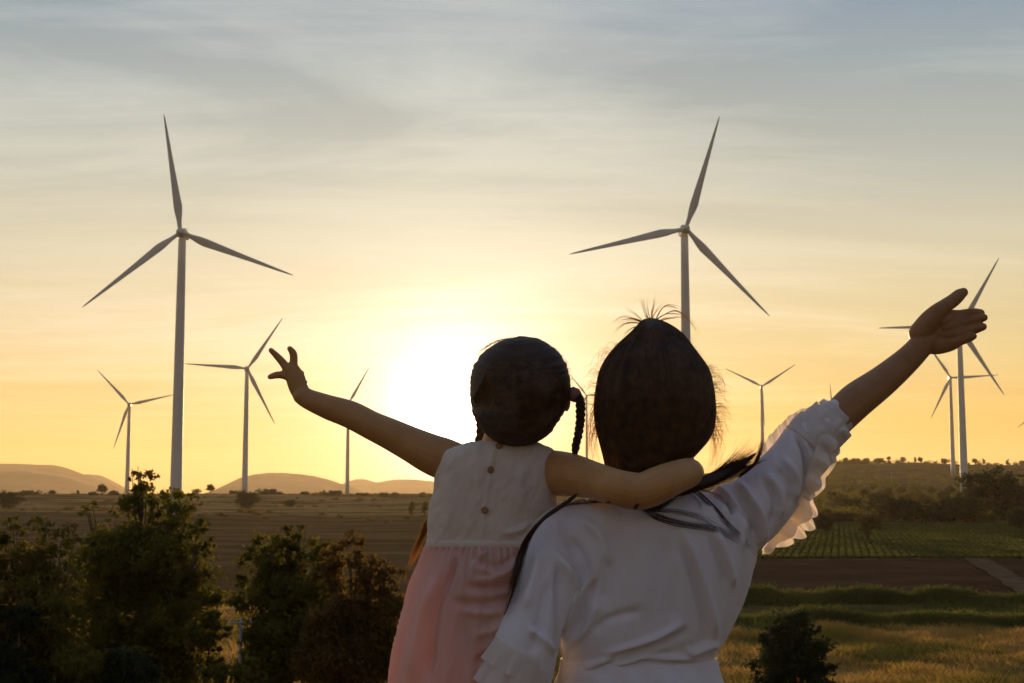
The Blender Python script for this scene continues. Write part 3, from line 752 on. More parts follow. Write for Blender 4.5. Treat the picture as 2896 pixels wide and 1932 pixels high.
def uv_of(co):
    """pixel coordinates (2350 wide) of an array of points"""
    p = co - np.array([0, 0, CAMZ]); zc_ = p[:, 1] * cp + p[:, 2] * sp; yc_ = -p[:, 1] * sp + p[:, 2] * cp
    return (p[:, 0] / zc_ * F + 1448) / S, (966 - yc_ / zc_ * F) / S
def PXM(Y): return S * Y / F      # metres per pixel at depth Y
def cat(pts, sub=6):
    """Catmull-Rom through rows of numbers"""
    a = np.array(pts, float); n = len(a); out = []
    for i in range(n - 1):
        p0, p1, p2, p3 = a[max(i - 1, 0)], a[i], a[i + 1], a[min(i + 2, n - 1)]
        for k in range(sub):
            t = k / sub
            out.append(.5 * ((2 * p1) + (p2 - p0) * t + (2 * p0 - 5 * p1 + 4 * p2 - p3) * t * t + (3 * p1 - p0 - 3 * p2 + p3) * t ** 3))
    out.append(a[-1]); return np.array(out)
def limb(mb, pts, flat=1.0, n=20, sub=6, ends=True):
    """round tapered limb through (u, v, Y, radius px); flat squashes it along the view"""
    q = cat(pts, sub) if len(pts) > 2 else np.array([np.array(pts[0], float) * (1 - t) + np.array(pts[1], float) * t for t in np.linspace(0, 1, sub + 1)])
    c = [P(a[0], a[1], a[2]) for a in q]; r = [a[3] * PXM(a[2]) for a in q]
    if ends:
        t0 = (c[0] - c[1]).normalized(); t1 = (c[-1] - c[-2]).normalized()
        c0 = [c[0] + t0 * r[0] * math.sin(x) for x in (1.45, 1.1, .75, .4)]; r0 = [r[0] * math.cos(x) for x in (1.45, 1.1, .75, .4)]
        c1 = [c[-1] + t1 * r[-1] * math.sin(x) for x in (.4, .75, 1.1, 1.45)]; r1 = [r[-1] * math.cos(x) for x in (.4, .75, 1.1, 1.45)]
        c, r = c0 + c + c1, r0 + r + r1
    m = len(c); rows = []; side = None
    for i in range(m):
        t = (c[min(i + 1, m - 1)] - c[max(i - 1, 0)]).normalized()
        s_ = t.cross(Vector((0, 1, 0)))
        if s_.length < .25: s_ = side if side is not None else Vector((1, 0, 0))
        s_ = (s_ - t * s_.dot(t)).normalized()
        if side is not None and s_.dot(side) < 0: s_ = -s_
        side = s_; o_ = t.cross(s_)
        for k in range(n):
            a = 2 * math.pi * k / n
            rows.append(tuple(c[i] + (s_ * math.cos(a) + o_ * math.sin(a) * flat) * r[i]))
    mb.add(rows, [gridfaces(m, n, True), np.array([list(range(n))[::-1]]), np.array([[(m - 1) * n + k for k in range(n)]])])
def loft(mb, rows, n=64, sub=6, pw=2.3, mods=None):
    """horizontal sections: rows of (v, u left, u right, Y centre, half depth in m)"""
    q = cat(rows, sub); V_ = []
    for v, ul, ur, Yc, hd in q:
        a_, b_ = P(ul, v, Yc), P(ur, v, Yc); cx = (a_ + b_) / 2; hw = (b_.x - a_.x) / 2
        for k in range(n):
            t = 2 * math.pi * k / n; ct, st = math.cos(t), math.sin(t)
            x = math.copysign(abs(ct) ** (2 / pw), ct); y = math.copysign(abs(st) ** (2 / pw), st)
            V_.append((cx.x + hw * x, cx.y + hd * y, cx.z))
    m = len(q)
    mb.add(V_, [gridfaces(m, n, True)[:, ::-1], np.array([list(range(n))]), np.array([[(m - 1) * n + k for k in range(n)][::-1]])])
def ball(mb, u, v, Y, rx, ry=None, rz=None, n=20):
    """ellipsoid, radii in px (x, depth, height)"""
    c = P(u, v, Y); k = PXM(Y); ry = ry or rx; rz = rz or rx; m = 12; V_ = []
    for i in range(m + 1):
        th = math.pi * (i + .02 * (i == 0) - .02 * (i == m)) / m
        for j in range(n):
            a = 2 * math.pi * j / n
            V_.append((c.x + rx * k * math.sin(th) * math.cos(a), c.y + ry * k * math.sin(th) * math.sin(a), c.z + rz * k * math.cos(th)))
    mb.add(V_, [gridfaces(m + 1, n, True)[:, ::-1], np.array([list(range(n))]), np.array([[m * n + j for j in range(n)][::-1]])])
def union(mb, voxel, smooth=3, name='part'):
    me = mb.mesh(name); ob = bpy.data.objects.new('tmp', me); COL.objects.link(ob)
    r = ob.modifiers.new('r', 'REMESH'); r.mode = 'VOXEL'; r.voxel_size = voxel; r.use_smooth_shade = True
    if smooth:
        s_ = ob.modifiers.new('s', 'SMOOTH'); s_.factor = .5; s_.iterations = smooth
    dg = bpy.context.evaluated_depsgraph_get(); dg.update()
    out = bpy.data.meshes.new_from_object(ob.evaluated_get(dg)); out.name = name
    bpy.data.objects.remove(ob); bpy.data.meshes.remove(me)
    out.polygons.foreach_set('use_smooth', np.ones(len(out.polygons), bool)); return out
def coords(me):
    a = np.empty(len(me.vertices) * 3, np.float32); me.vertices.foreach_get('co', a); return a.reshape(-1, 3).astype(float)
def normals(me):
    a = np.empty(len(me.vertices) * 3, np.float32); me.vertex_normals.foreach_get('vector', a); return a.reshape(-1, 3).astype(float)
def setco(me, a): me.vertices.foreach_set('co', a.astype(np.float32).ravel()); me.update()
def polydist(u, v, pl):
    d = np.full(len(u), 1e9); tt = np.zeros(len(u)); L = 0; seg = []
    for (a, b) in zip(pl[:-1], pl[1:]): seg.append(math.dist(a, b))
    tot_ = sum(seg); acc = 0
    for (a, b), sl in zip(zip(pl[:-1], pl[1:]), seg):
        dx, dy = b[0] - a[0], b[1] - a[1]
        t = np.clip(((u - a[0]) * dx + (v - a[1]) * dy) / (sl * sl), 0, 1)
        dd = np.hypot(u - a[0] - t * dx, v - a[1] - t * dy); k = dd < d
        d[k] = dd[k]; tt[k] = (acc + t[k] * sl) / tot_; acc += sl
    return d, tt
def drape(me, folds, noise_=(), minface=-.15):
    """move cloth along its normal: folds = (polyline, amplitude m, width px)"""
    co = coords(me); nr = normals(me); u, v = uv_of(co); w = np.clip((-nr[:, 1] - minface) * 2, 0, 1); d = np.zeros(len(co))
    for pl, amp, wd in folds:
        amp = amp * 1.55
        pl = [tuple(x) for x in cat(pl, 5)] if len(pl) > 2 else pl
        ds, t = polydist(u, v, pl)
        d += w * amp * np.exp(-(ds / wd) ** 2) * np.clip(np.minimum(t, 1 - t) * 5 + .15, 0, 1)
    for fn in noise_: d += fn(co, u, v, nr)
    setco(me, co + nr * d[:, None])
def hair_strands(mb, paths, r0, taper=.15, n=3):
    """paths: (k, m, 3) array of strand points in metres"""
    paths = np.asarray(paths, float); k, m, _ = paths.shape
    t = np.gradient(paths, axis=1); t /= np.linalg.norm(t, axis=2, keepdims=True) + 1e-9
    ref = np.array([.31, .9, .3]); a = np.cross(t, ref); a /= np.linalg.norm(a, axis=2, keepdims=True) + 1e-9; b = np.cross(t, a)
    rr_ = r0 * (1 - (1 - taper) * np.linspace(0, 1, m) ** 1.5)
    rings = []
    for j in range(n):
        an = 2 * math.pi * j / n; rings.append(paths + (a * math.cos(an) + b * math.sin(an)) * rr_[None, :, None])
    v = np.stack(rings, 2).reshape(-1, 3)
    base_ = (np.arange(k) * m * n)[:, None, None, None]; i = np.arange(m - 1)[None, :, None, None] * n
    j = np.arange(n)[None, None, :, None]; jn = (j + 1) % n
    f = np.concatenate([base_ + i + j, base_ + i + jn, base_ + i + n + jn, base_ + i + n + j], 3).reshape(-1, 4)
    mb.add(v, f)
def spline_world(pts, m):
    q = cat(pts, 8); w = np.array([tuple(P(a[0], a[1], a[2])) for a in q])
    s_ = np.concatenate([[0], np.cumsum(np.linalg.norm(np.diff(w, axis=0), axis=1))]); t = np.linspace(0, s_[-1], m)
    return np.stack([np.interp(t, s_, w[:, i]) for i in range(3)], 1)
def lock(mb, rng, pts, k, w0, w1, r=.00035, m=16, wav=.3, stray=0.0):
    """a lock of k strands along (u, v, Y) points; w0, w1 = half width in m at both ends"""
    c = spline_world(pts, m); t = np.linspace(0, 1, m)
    a = rng.uniform(0, 2 * np.pi, k); rad = np.sqrt(rng.random(k))
    off = np.stack([np.cos(a) * rad, np.sin(a) * rad * .6, np.sin(a + 1) * rad], 1)
    w = (w0 + (w1 - w0) * t)[None, :, None] * off[:, None, :]
    ph = rng.random((k, 1)) * 6.28; wv = np.sin(t[None, :] * rng.uniform(3, 8, (k, 1)) + ph) * wav * max(w0, w1)
    w = w + wv[:, :, None] * np.array([.7, .3, .7])
    if stray:
        dv = rng.normal(size=(k, 1, 3)) * stray; w = w + dv * (t ** 2)[None, :, None]
    ln = rng.uniform(.75, 1.0, k); idx = t[None, :] * ln[:, None] * (m - 1)
    full = c[None] + w; i0 = np.floor(idx).astype(int); i1 = np.minimum(i0 + 1, m - 1); fr = (idx - i0)[..., None]
    ar = np.arange(k)[:, None]
    hair_strands(mb, full[ar, i0] * (1 - fr) + full[ar, i1] * fr, r)

# ================================================================== the woman
YM = 2.72
wb = MB()
# head, face side away from the camera
ball(wb, 1502, 900, YM + .03, 118, 125, 138)
ball(wb, 1502, 985, YM + .07, 88, 90, 85)
ball(wb, 1502, 1035, YM + .125, 42, 32, 28)          # chin
limb(wb, [(1502, 925, YM + .125, 12), (1502, 965, YM + .15, 17)])   # nose
for s_ in (-1, 1):
    ball(wb, 1502 + s_ * 118, 935, YM + .03, 12, 26, 36)             # ear
    ball(wb, 1502 + s_ * 40, 905, YM + .118, 30, 14, 10)             # brow
    ball(wb, 1502 + s_ * 12, 995, YM + .145, 18, 10, 7)              # lips
limb(wb, [(1495, 1000, YM + .01, 78), (1490, 1080, YM, 74), (1480, 1150, YM, 88)])
loft(wb, [(1150, 1400, 1600, YM, .05), (1190, 1310, 1670, YM + .01, .06), (1280, 1285, 1680, YM + .01, .07), (1400, 1310, 1645, YM + .01, .07), (1520, 1320, 1610, YM + .005, .07), (1640, 1270, 1680, YM, .10), (1800, 1260, 1690, YM, .11), (1900, 1290, 1660, YM, .10)])
for u in (1390, 1560):
    limb(wb, [(u, 1850, YM, 95), (u, 2150, YM, 75), (u - 5, 2260, YM, 58), (u - 5, 2450, YM + .02, 60), (u, 2655, YM, 36)])
    limb(wb, [(u, 2665, YM - .03, 36), (u, 2690, YM + .08, 34), (u, 2700, YM + .17, 24)], .8)
# raised right arm
limb(wb, [(1640, 1200, YM + .01, 50), (1720, 1165, YM + .01, 46), (1800, 1085, YM + .01, 42), (1880, 1000, YM + .015, 40), (1915, 968, YM + .02, 40), (1962, 922, YM + .04, 42),
          (2025, 875, YM + .07, 36.5), (2080, 828, YM + .09, 31), (2112, 795, YM + .10, 28.5), (2122, 783, YM + .105, 29)], .92)
YH = YM + .105
# palm: slab between wrist and knuckles
limb(wb, [(2117, 778, YH, 30), (2140, 765, YH, 40), (2165, 757, YH + .004, 45), (2192, 752, YH + .006, 43)], .40)
limb(wb, [(2112, 772, YH, 25), (2140, 790, YH - .002, 24), (2176, 786, YH, 22), (2196, 778, YH, 19)], .62)    # heel of the hand
limb(wb, [(2112, 765, YH - .004, 27), (2132, 737, YH - .010, 24), (2150, 717, YH - .012, 20), (2168, 703, YH - .010, 17), (2187, 690, YH - .006, 16), (2202, 677, YH - .004, 14.5), (2211, 671, YH - .004, 11)], .9)    # thumb
limb(wb, [(2160, 738, YH, 21), (2186, 729, YH + .008, 16), (2212, 723, YH + .010, 13.5), (2234, 719, YH + .002, 12), (2250, 719, YH - .010, 10)], 1)          # index
limb(wb, [(2165, 752, YH, 19), (2198, 744, YH + .004, 14), (2226, 738, YH - .002, 12.2), (2244, 733, YH - .012, 11.2), (2258, 729, YH - .022, 9)], 1)   # middle
limb(wb, [(2168, 768, YH, 17), (2198, 766, YH - .002, 13), (2224, 760, YH - .010, 11.4), (2242, 754, YH - .018, 10.8), (2256, 750, YH - .026, 9)], 1)   # ring
limb(wb, [(2168, 786, YH, 15), (2192, 785, YH - .004, 11.5), (2212, 780, YH - .012, 10.5), (2226, 775, YH - .020, 9.5), (2234, 772, YH - .026, 8)], 1)     # little
# left arm, round the child
limb(wb, [(1310, 1225, YM - .0, 48), (1265, 1290, YM - .05, 42), (1240, 1400, YM - .085, 40), (1206, 1530, YM - .10, 38), (1190, 1575, YM - .09, 38), (1130, 1610, YM + .0, 36), (1060, 1620, YM + .10, 30), (1000, 1625, YM + .16, 26)])
limb(wb, [(1000, 1625, YM + .16, 28), (960, 1615, YM + .16, 34), (940, 1610, YM + .15, 30)], .5)
for k in range(4):
    limb(wb, [(945, 1596 + k * 13, YM + .155, 11), (918, 1592 + k * 13, YM + .145, 10), (900, 1590 + k * 13, YM + .125, 9)], 1)
limb(wb, [(975, 1600, YM + .15, 13), (955, 1575, YM + .145, 11), (940, 1560, YM + .14, 10)], 1)
wme = union(wb, .0021, 2, 'person'); wme.materials.append(M['skin'])
woman = tag(link('person', wme), 'woman seen from behind in a white ruffled blouse, one arm raised', 'person')

# blouse
bb = MB()
loft(bb, [(1128, 1420, 1585, YM, .05), (1138, 1375, 1625, YM, .068), (1152, 1325, 1670, YM, .085), (1172, 1290, 1715, YM, .10), (1200, 1262, 1728, YM, .108), (1235, 1250, 1735, YM, .112), (1280, 1246, 1736, YM, .114), (1341, 1252, 1720, YM, .113), (1402, 1262, 1697, YM, .110),
          (1450, 1272, 1674, YM, .106), (1484, 1280, 1652, YM, .099), (1506, 1288, 1640, YM, .093), (1520, 1290, 1636, YM, .091)], 96)
limb(bb, [(1590, 1190, YM, 60), (1640, 1198, YM, 76), (1690, 1190, YM, 84), (1738, 1160, YM, 76), (1786, 1104, YM + .003, 68), (1818, 1062, YM + .005, 62), (1850, 1022, YM + .01, 62), (1885, 987, YM + .015, 55), (1908, 963, YM + .02, 46)], .9, 48)
limb(bb, [(1330, 1215, YM - .005, 66), (1290, 1232, YM - .025, 72), (1262, 1290, YM - .058, 68), (1244, 1360, YM - .08, 66), (1224, 1430, YM - .095, 70), (1206, 1490, YM - .10, 76), (1200, 1540, YM - .10, 72)], .85, 48)
bme = union(bb, .0034, 6, 'blouse')
def cloth_noise(amp, su, sv, seed, ang_=0.0, face=True):
    def fn(co, u, v, nr):
        ca, sa = math.cos(R(ang_)), math.sin(R(ang_)); a = (u * ca + v * sa) / su; b = (-u * sa + v * ca) / sv
        n_ = fbm(a + 50 + co[:, 1] * 6, b + 50, seed, 3) - .47
        return amp * n_ * 2
    return fn
def crumple(co, u, v, nr):      # gathered fabric between the elbow seam and the cuff
    s_ = (u - 1835) * .70 - (v - 1035) * .71; t_ = (u - 1835) * .71 + (v - 1035) * .70
    w = np.clip((s_ + 10) / 26, 0, 1) * (u > 1790) * (v < 1160)
    return w * (.0085 * (fbm(s_ / 17 + 30, t_ / 34 + 30, 5, 3) - .47) * 2 + .0035 * np.sin(s_ / 7.5 + 2.5 * fbm(t_ / 22 + 9, s_ / 60 + 9, 3)))
drape(bme, [([(1270, 1262), (1311, 1334), (1312, 1402), (1296, 1508)], .012, 11), ([(1281, 1300), (1284, 1402), (1283, 1530)], -.009, 9),
            ([(1357, 1318), (1326, 1379), (1310, 1440)], .007, 9), ([(1372, 1326), (1342, 1384), (1322, 1450)], -.006, 9),
            ([(1573, 1225), (1604, 1307), (1632, 1402), (1644, 1475)], .009, 10), ([(1556, 1235), (1588, 1310), (1614, 1400), (1626, 1470)], -.006, 11),
            ([(1642, 1215), (1672, 1296), (1684, 1350)], .008, 9), ([(1628, 1225), (1656, 1300), (1666, 1350)], -.005, 8),
            ([(1384, 1502), (1498, 1467), (1570, 1430)], .007, 8), ([(1380, 1512), (1500, 1482), (1580, 1446)], -.006, 9),
            ([(1574, 1502), (1650, 1474)], .008, 9), ([(1325, 1540), (1422, 1500)], .007, 8), ([(1450, 1520), (1540, 1500)], -.005, 9),
            ([(1694, 1108), (1722, 1141), (1746, 1178), (1752, 1223), (1745, 1255)], .010, 8), ([(1688, 1125), (1711, 1160), (1732, 1194), (1742, 1245)], -.010, 8),
            ([(1618, 1123), (1658, 1141), (1677, 1172), (1690, 1215)], -.007, 7), ([(1634, 1118), (1672, 1138), (1694, 1175), (1712, 1230)], .007, 9),
            ([(1762, 1085), (1790, 1130), (1790, 1190)], .006, 9), ([(1775, 1072), (1812, 1115), (1815, 1160)], -.006, 9),
            ([(1822, 995), (1846, 1040), (1853, 1095), (1838, 1150)], -.013, 6),
            ([(1330, 1190), (1380, 1230), (1400, 1300)], .006, 12), ([(1300, 1230), (1340, 1290), (1350, 1370)], -.006, 12), 
            ([(1360, 1450), (1400, 1420), (1470, 1400)], -.005, 10), ([(1400, 1530), (1480, 1510), (1600, 1512)], .007, 7), ([(1310, 1480), (1350, 1440), (1370, 1380)], .006, 8),
            ([(1660, 1150), (1720, 1200), (1735, 1250)], -.006, 7), ([(1640, 1150), (1690, 1200), (1705, 1270)], .005, 8), ([(1750, 1100), (1780, 1150), (1770, 1210)], -.007, 7), ([(1798, 1050), (1830, 1100), (1825, 1150)], .006, 7),
            ([(1240, 1260), (1225, 1330), (1205, 1400)], .007, 12), ([(1262, 1330), (1240, 1420), (1225, 1500)], -.006, 12), ([(1215, 1440), (1250, 1470), (1275, 1500)], .007, 9),
            ([(1440, 1180), (1470, 1290), (1475, 1420)], .004, 24), ([(1400, 1200), (1400, 1300), (1380, 1400)], -.004, 24), ([(1520, 1230), (1540, 1330), (1550, 1440)], -.004, 20)],
      [cloth_noise(.0045, 46, 240, 3, 10), cloth_noise(.0013, 15, 130, 7, -14), cloth_noise(.0008, 60, 26, 9, -30), crumple])
blouse = link('blouse', bme, M['blouse'], woman)
tag(blouse, 'white cotton blouse with three quarter sleeves')
# waistband and long skirt
sb = MB()
sk = [(1512, 1286, 1646, YM, .097), (1530, 1284, 1650, YM, .103), (1568, 1276, 1660, YM, .115), (1640, 1258, 1690, YM, .135), (1800, 1235, 1725, YM, .16), (2100, 1200, 1760, YM, .19), (2450, 1165, 1795, YM, .22), (2600, 1160, 1800, YM, .23)]
loft(sb, sk, 120, 10, 2.2)
sme = sb.mesh('skirt')
def pleat(co, u, v, nr):
    a = np.arctan2(co[:, 1] - YM, co[:, 0] - .02); w = np.clip((v - 1525) / 400, 0.0, 1)
    return w * .012 * np.sin(a * 26 + 2 * np.sin(a * 5)) + .002 * np.sin(a * 60) * np.clip((v - 1520) / 40, 0, 1)
drape(sme, [], [pleat])
tag(link('skirt', sme, M['blouse'], woman), 'white gathered skirt')
# ruffles: wavy strips between an inner and an outer line
def ruffle(mb, inner, outer, waves, amp, seed, m=240, k=9, ph=0.0):
    """inner, outer: (u, v, Y) lines; the outer edge waves along the view and flares"""
    a = spline_world(inner, m); b = spline_world(outer, m); t = np.linspace(0, 1, m); rows = []
    w = 2 * np.pi * waves * (t + .35 * (fbm(t * waves * .35 + 3, t * 0, seed, 2) - .4) / max(waves * .25, 1)) + ph
    for j in range(k):
        s_ = j / (k - 1); p = a * (1 - s_) + b * s_
        dirv = (b - a); ln = np.linalg.norm(dirv, axis=1, keepdims=True)
        p = p + np.array([[0, -1, 0]]) * (amp * s_ ** .8 * np.sin(w) + .18 * amp * s_ * np.sin(w * 2.3 + 1))[:, None]
        p = p + dirv * (.20 * s_ * (np.abs(np.sin(w * .5 + .4)) - .62))[:, None] + dirv * (.06 * s_ * (fbm(t * waves * 1.7, t * 0 + seed, seed + 4, 2) - .4) * 2)[:, None]
        rows.append(p)
    mb.add(np.concatenate(rows), gridfaces(k, m))
rb = MB()
Yr = YM - .005
ruffle(rb, [(1918, 975, YM), (1890, 1030, YM - .02), (1862, 1085, YM - .02), (1846, 1130, YM - .015), (1800, 1190, YM), (1748, 1262, YM + .01)],
       [(1940, 1002, YM + .02), (1917, 1045, YM - .01), (1905, 1092, YM - .01), (1866, 1150, YM), (1850, 1198, YM + .01), (1760, 1272, YM + .02)], 5.5, .013, 3)
ruffle(rb, [(1856, 1110, YM + .01), (1838, 1140, YM + .01), (1800, 1190, YM + .01), (1750, 1258, YM + .02)],
       [(1872, 1155, YM + .03), (1868, 1205, YM + .035), (1836, 1236, YM + .035), (1752, 1274, YM + .03)], 5, .014, 8)
ruffle(rb, [(1886, 985, YM - .035), (1868, 1040, YM - .05), (1852, 1090, YM - .045), (1842, 1140, YM - .03)],
       [(1922, 1010, YM - .03), (1900, 1068, YM - .045), (1884, 1112, YM - .04), (1852, 1150, YM - .02)], 3.5, .010, 5)
ruffle(rb, [(1752, 1052, YM), (1792, 1002, YM), (1832, 966, YM + .005), (1884, 938, YM + .015)],
       [(1744, 1028, YM + .01), (1778, 986, YM + .01), (1822, 948, YM + .015), (1880, 925, YM + .02)], 5, .011, 13)
# ring ruffle at the end of the sleeve
def ring_ruffle(mb, c0, c1, r0, r1, waves, amp, seed, m=200, k=8, flat=.9):
    p0, p1 = P(*c0), P(*c1); t_ = (p1 - p0).normalized(); s_ = t_.cross(Vector((0, 1, 0))).normalized(); o_ = t_.cross(s_); rows = []
    th = np.linspace(0, 2 * np.pi, m, endpoint=False); w = th * waves + 1.2 * np.sin(th * 2 + seed)
    for j in range(k):
        q = j / (k - 1); r = (r0 * (1 - q) + r1 * q) * PXM(c0[2]) * (1 + amp * q * np.sin(w) + .4 * amp * q * np.sin(2.1 * w + seed))
        c = np.array(p0) * (1 - q) + np.array(p1) * q
        rows.append(c[None] + (np.cos(th) * r)[:, None] * np.array(s_)[None] + (np.sin(th) * r * flat)[:, None] * np.array(o_)[None] + np.array(t_)[None] * (amp * .012 * q * np.cos(w * 1.3))[:, None])
    mb.add(np.concatenate(rows), gridfaces(k, m, True))
ring_ruffle(rb, (1896, 975, YM + .018), (1922, 950, YM + .022), 50, 45, 8, .055, 1)
ring_ruffle(rb, (1880, 992, YM + .014), (1908, 962, YM + .018), 58, 55, 7, .06, 4)
ring_ruffle(rb, (1848, 1026, YM + .008), (1882, 992, YM + .012), 64, 64, 6, .06, 9)
rr2 = link('sleeve_ruffle', rb.mesh('sleeve_ruffle'), M['lace'], blouse)
tag(rr2, 'wavy white ruffle of the raised sleeve')
rb = MB()
ring_ruffle(rb, (1204, 1492, YM - .10), (1178, 1545, YM - .10), 74, 80, 9, .06, 2)
ring_ruffle(rb, (1200, 1512, YM - .10), (1168, 1590, YM - .10), 75, 86, 10, .07, 6)
tag(link('sleeve_ruffle', rb.mesh('sleeve_ruffle'), M['lace'], blouse), 'white ruffle of the lowered sleeve')

# woman's hair
rng = np.random.default_rng(3)
HR = [(732, 1484, 1500, YM - .03, .004), (736, 1476, 1512, YM - .03, .018), (744, 1468, 1530, YM - .025, .036), (757, 1456, 1550, YM - .018, .056), (772, 1440, 1567, YM - .01, .072), (790, 1420, 1581, YM, .086), (816, 1398, 1600, YM, .10), (848, 1380, 1622, YM, .108), (888, 1371, 1633, YM, .112),
      (932, 1366, 1638, YM, .111), (975, 1369, 1636, YM, .106), (1008, 1377, 1624, YM - .002, .098), (1035, 1384, 1602, YM - .006, .088), (1060, 1390, 1580, YM - .01, .076), (1095, 1396, 1562, YM - .012, .066), (1125, 1400, 1556, YM - .012, .058)]
def surf_strands(mb, rows, k, rng, r=.0005, m=22, lift=.0008, a0=0, a1=2 * np.pi, t0=.02, swirl=.25, span=(.25, .6)):
    q = cat(rows, 10); T = np.linspace(0, 1, len(q)); tt0 = rng.uniform(t0, .85, k); ln = rng.uniform(*span, k)
    th0 = rng.uniform(a0, a1, k); dth = rng.normal(size=k) * swirl
    s_ = np.linspace(0, 1, m)[None]; t = np.clip(tt0[:, None] + ln[:, None] * s_, 0, 1); th = th0[:, None] + dth[:, None] * s_ + .02 * np.sin(9 * s_ + th0[:, None] * 7)
    g = [np.interp(t, T, q[:, i]) for i in range(5)]
    Yc = g[3]; z0 = np.empty_like(t); xc = np.empty_like(t); hw = np.empty_like(t)
    dyv = -(g[0] * S - 966) / F; yy_ = cp - dyv * sp; k_ = Yc / yy_
    xl = (g[1] * S - 1448) / F * k_; xr = (g[2] * S - 1448) / F * k_; z0 = CAMZ + (sp + dyv * cp) * k_
    lf = lift * (1 + rng.random(k)[:, None] * 1.5)
    hw = (xr - xl) / 2 + lf; x = (xl + xr) / 2 + hw * np.cos(th); y = Yc + (g[4] + lf) * np.sin(th)
    hair_strands(mb, np.stack([x, y, z0], 2), r, .3)
hb = MB(); loft(hb, HR, 96, 8, 2.0); hme = hb.mesh('hair')
def hairgroove(co, u, v, nr):
    a = np.arctan2(co[:, 1] - YM, co[:, 0] - np.mean(co[:, 0])); return .0042 * (fbm(a * 13 + 80, v / 120, 4, 4) - .47) * 2
drape(hme, [], [hairgroove])
hair = link('hair', hme, M['hair'], woman)
hs = MB()
surf_strands(hs, HR, 7000, rng, r=.0006, lift=.0012, swirl=.12, span=(.3, .8))
hs.build('hair_strands', M['hair_comb'], hair)
fly = MB()
# tuft on the crown
top = (1492, 738, YM - .03)
for du, dv, cu, cv, k in ((-22, -62, -14, -30, 9), (-10, -58, -8, -30, 5), (12, -66, 8, -34, 5), (22, -58, 6, -30, 4), (78, -26, 34, -36, 12), (112, 24, 60, -26, 10), (98, -10, 40, -18, 7), (70, -4, 36, -8, 5),
                          (-80, 2, -40, -6, 12), (-84, 26, -52, 2, 9), (-66, 38, -40, 14, 8), (-56, -34, -30, -14, 5), (-92, 10, -60, -12, 6), (40, -42, 16, -28, 5), (120, 52, 84, -10, 4)):
    lock(fly, rng, [(top[0] + rng.normal() * 5, top[1] + 8, top[2]), (top[0] + cu, top[1] + cv, top[2] - .004), (top[0] + du, top[1] + dv, top[2] + rng.normal() * .015)], k, .0011, .0030, .00045, 14, .15, .0022)
lock(fly, rng, [(1490, 752, YM - .03), (1486, 736, YM - .03), (1492, 733, YM - .03)], 60, .006, .003, .0006, 8, .2)
# fly-away hair at both sides of the head
def flyaways(mb, rng, rows, k, side, v0, v1, ln, r=.00022, droop=.25, m=10):
    q = cat(rows, 10)
    P_ = []
    for _ in range(k):
        v = rng.uniform(v0, v1); ul = np.interp(v, q[:, 0], q[:, 1]); ur = np.interp(v, q[:, 0], q[:, 2])
        u = ul + 4 if side < 0 else ur - 4; L_ = ln * rng.uniform(.25, 1.15) ** 1.2; a = rng.normal() * .45
        yo = YM + rng.normal() * .025; cu = rng.uniform(.2, .6)
        P_.append(spline_world([(u, v, yo), (u + side * L_ * .5, v - L_ * (.10 + a * .25), yo), (u + side * L_ * rng.uniform(.6, 1), v + L_ * (droop * rng.uniform(-.4, 1.6) + a * .3), yo + rng.normal() * .01)], m))
    hair_strands(mb, np.array(P_), r, .3)
flyaways(fly, rng, HR, 170, -1, 785, 1010, 44, .00028)
flyaways(fly, rng, HR, 230, 1, 840, 1010, 48, .00028)
flyaways(fly, rng, HR, 80, 1, 780, 870, 24)
for side, us in ((-1, (1372, 1384)), (1, (1632, 1612))):
    for _ in range(22):
        u0 = us[0] + rng.normal() * 3; v0 = rng.uniform(900, 985)
        lock(fly, rng, [(u0, v0, YM), (u0 + side * rng.uniform(4, 26), v0 + 60, YM), (us[1] + side * rng.uniform(-4, 42), min(v0 + 160, 1100), YM)], 2, .0008, .002, .00028, 14, .6, .003)
fly.build('flyaway_hair', M['hair_strand'], hair)

# ================================================================== the girl
YC = 2.735
gb = MB()
YCH = 2.70
ball(gb, 1198, 885, YCH + .02, 102, 108, 104)
ball(gb, 1198, 935, YCH + .05, 84, 84, 70)
ball(gb, 1198, 985, YCH + .095, 34, 26, 22)
limb(gb, [(1198, 915, YCH + .12, 9), (1198, 940, YCH + .135, 13)])
for s_ in (-1, 1):
    ball(gb, 1198 + s_ * 102, 915, YCH + .02, 10, 22, 30)
    ball(gb, 1198 + s_ * 34, 898, YCH + .118, 26, 10, 8)
    ball(gb, 1198 + s_ * 9, 962, YCH + .13, 14, 8, 6)
limb(gb, [(1180, 960, YCH, 56), (1160, 1020, YC - .01, 54), (1150, 1060, YC, 60)])
loft(gb, [(1035, 1040, 1255, YC, .045), (1070, 1015, 1262, YC, .058), (1150, 1010, 1258, YC, .062), (1246, 1000, 1250, YC, .062), (1330, 985, 1225, YC, .068), (1480, 985, 1215, YC, .07), (1540, 1010, 1195, YC, .06)])
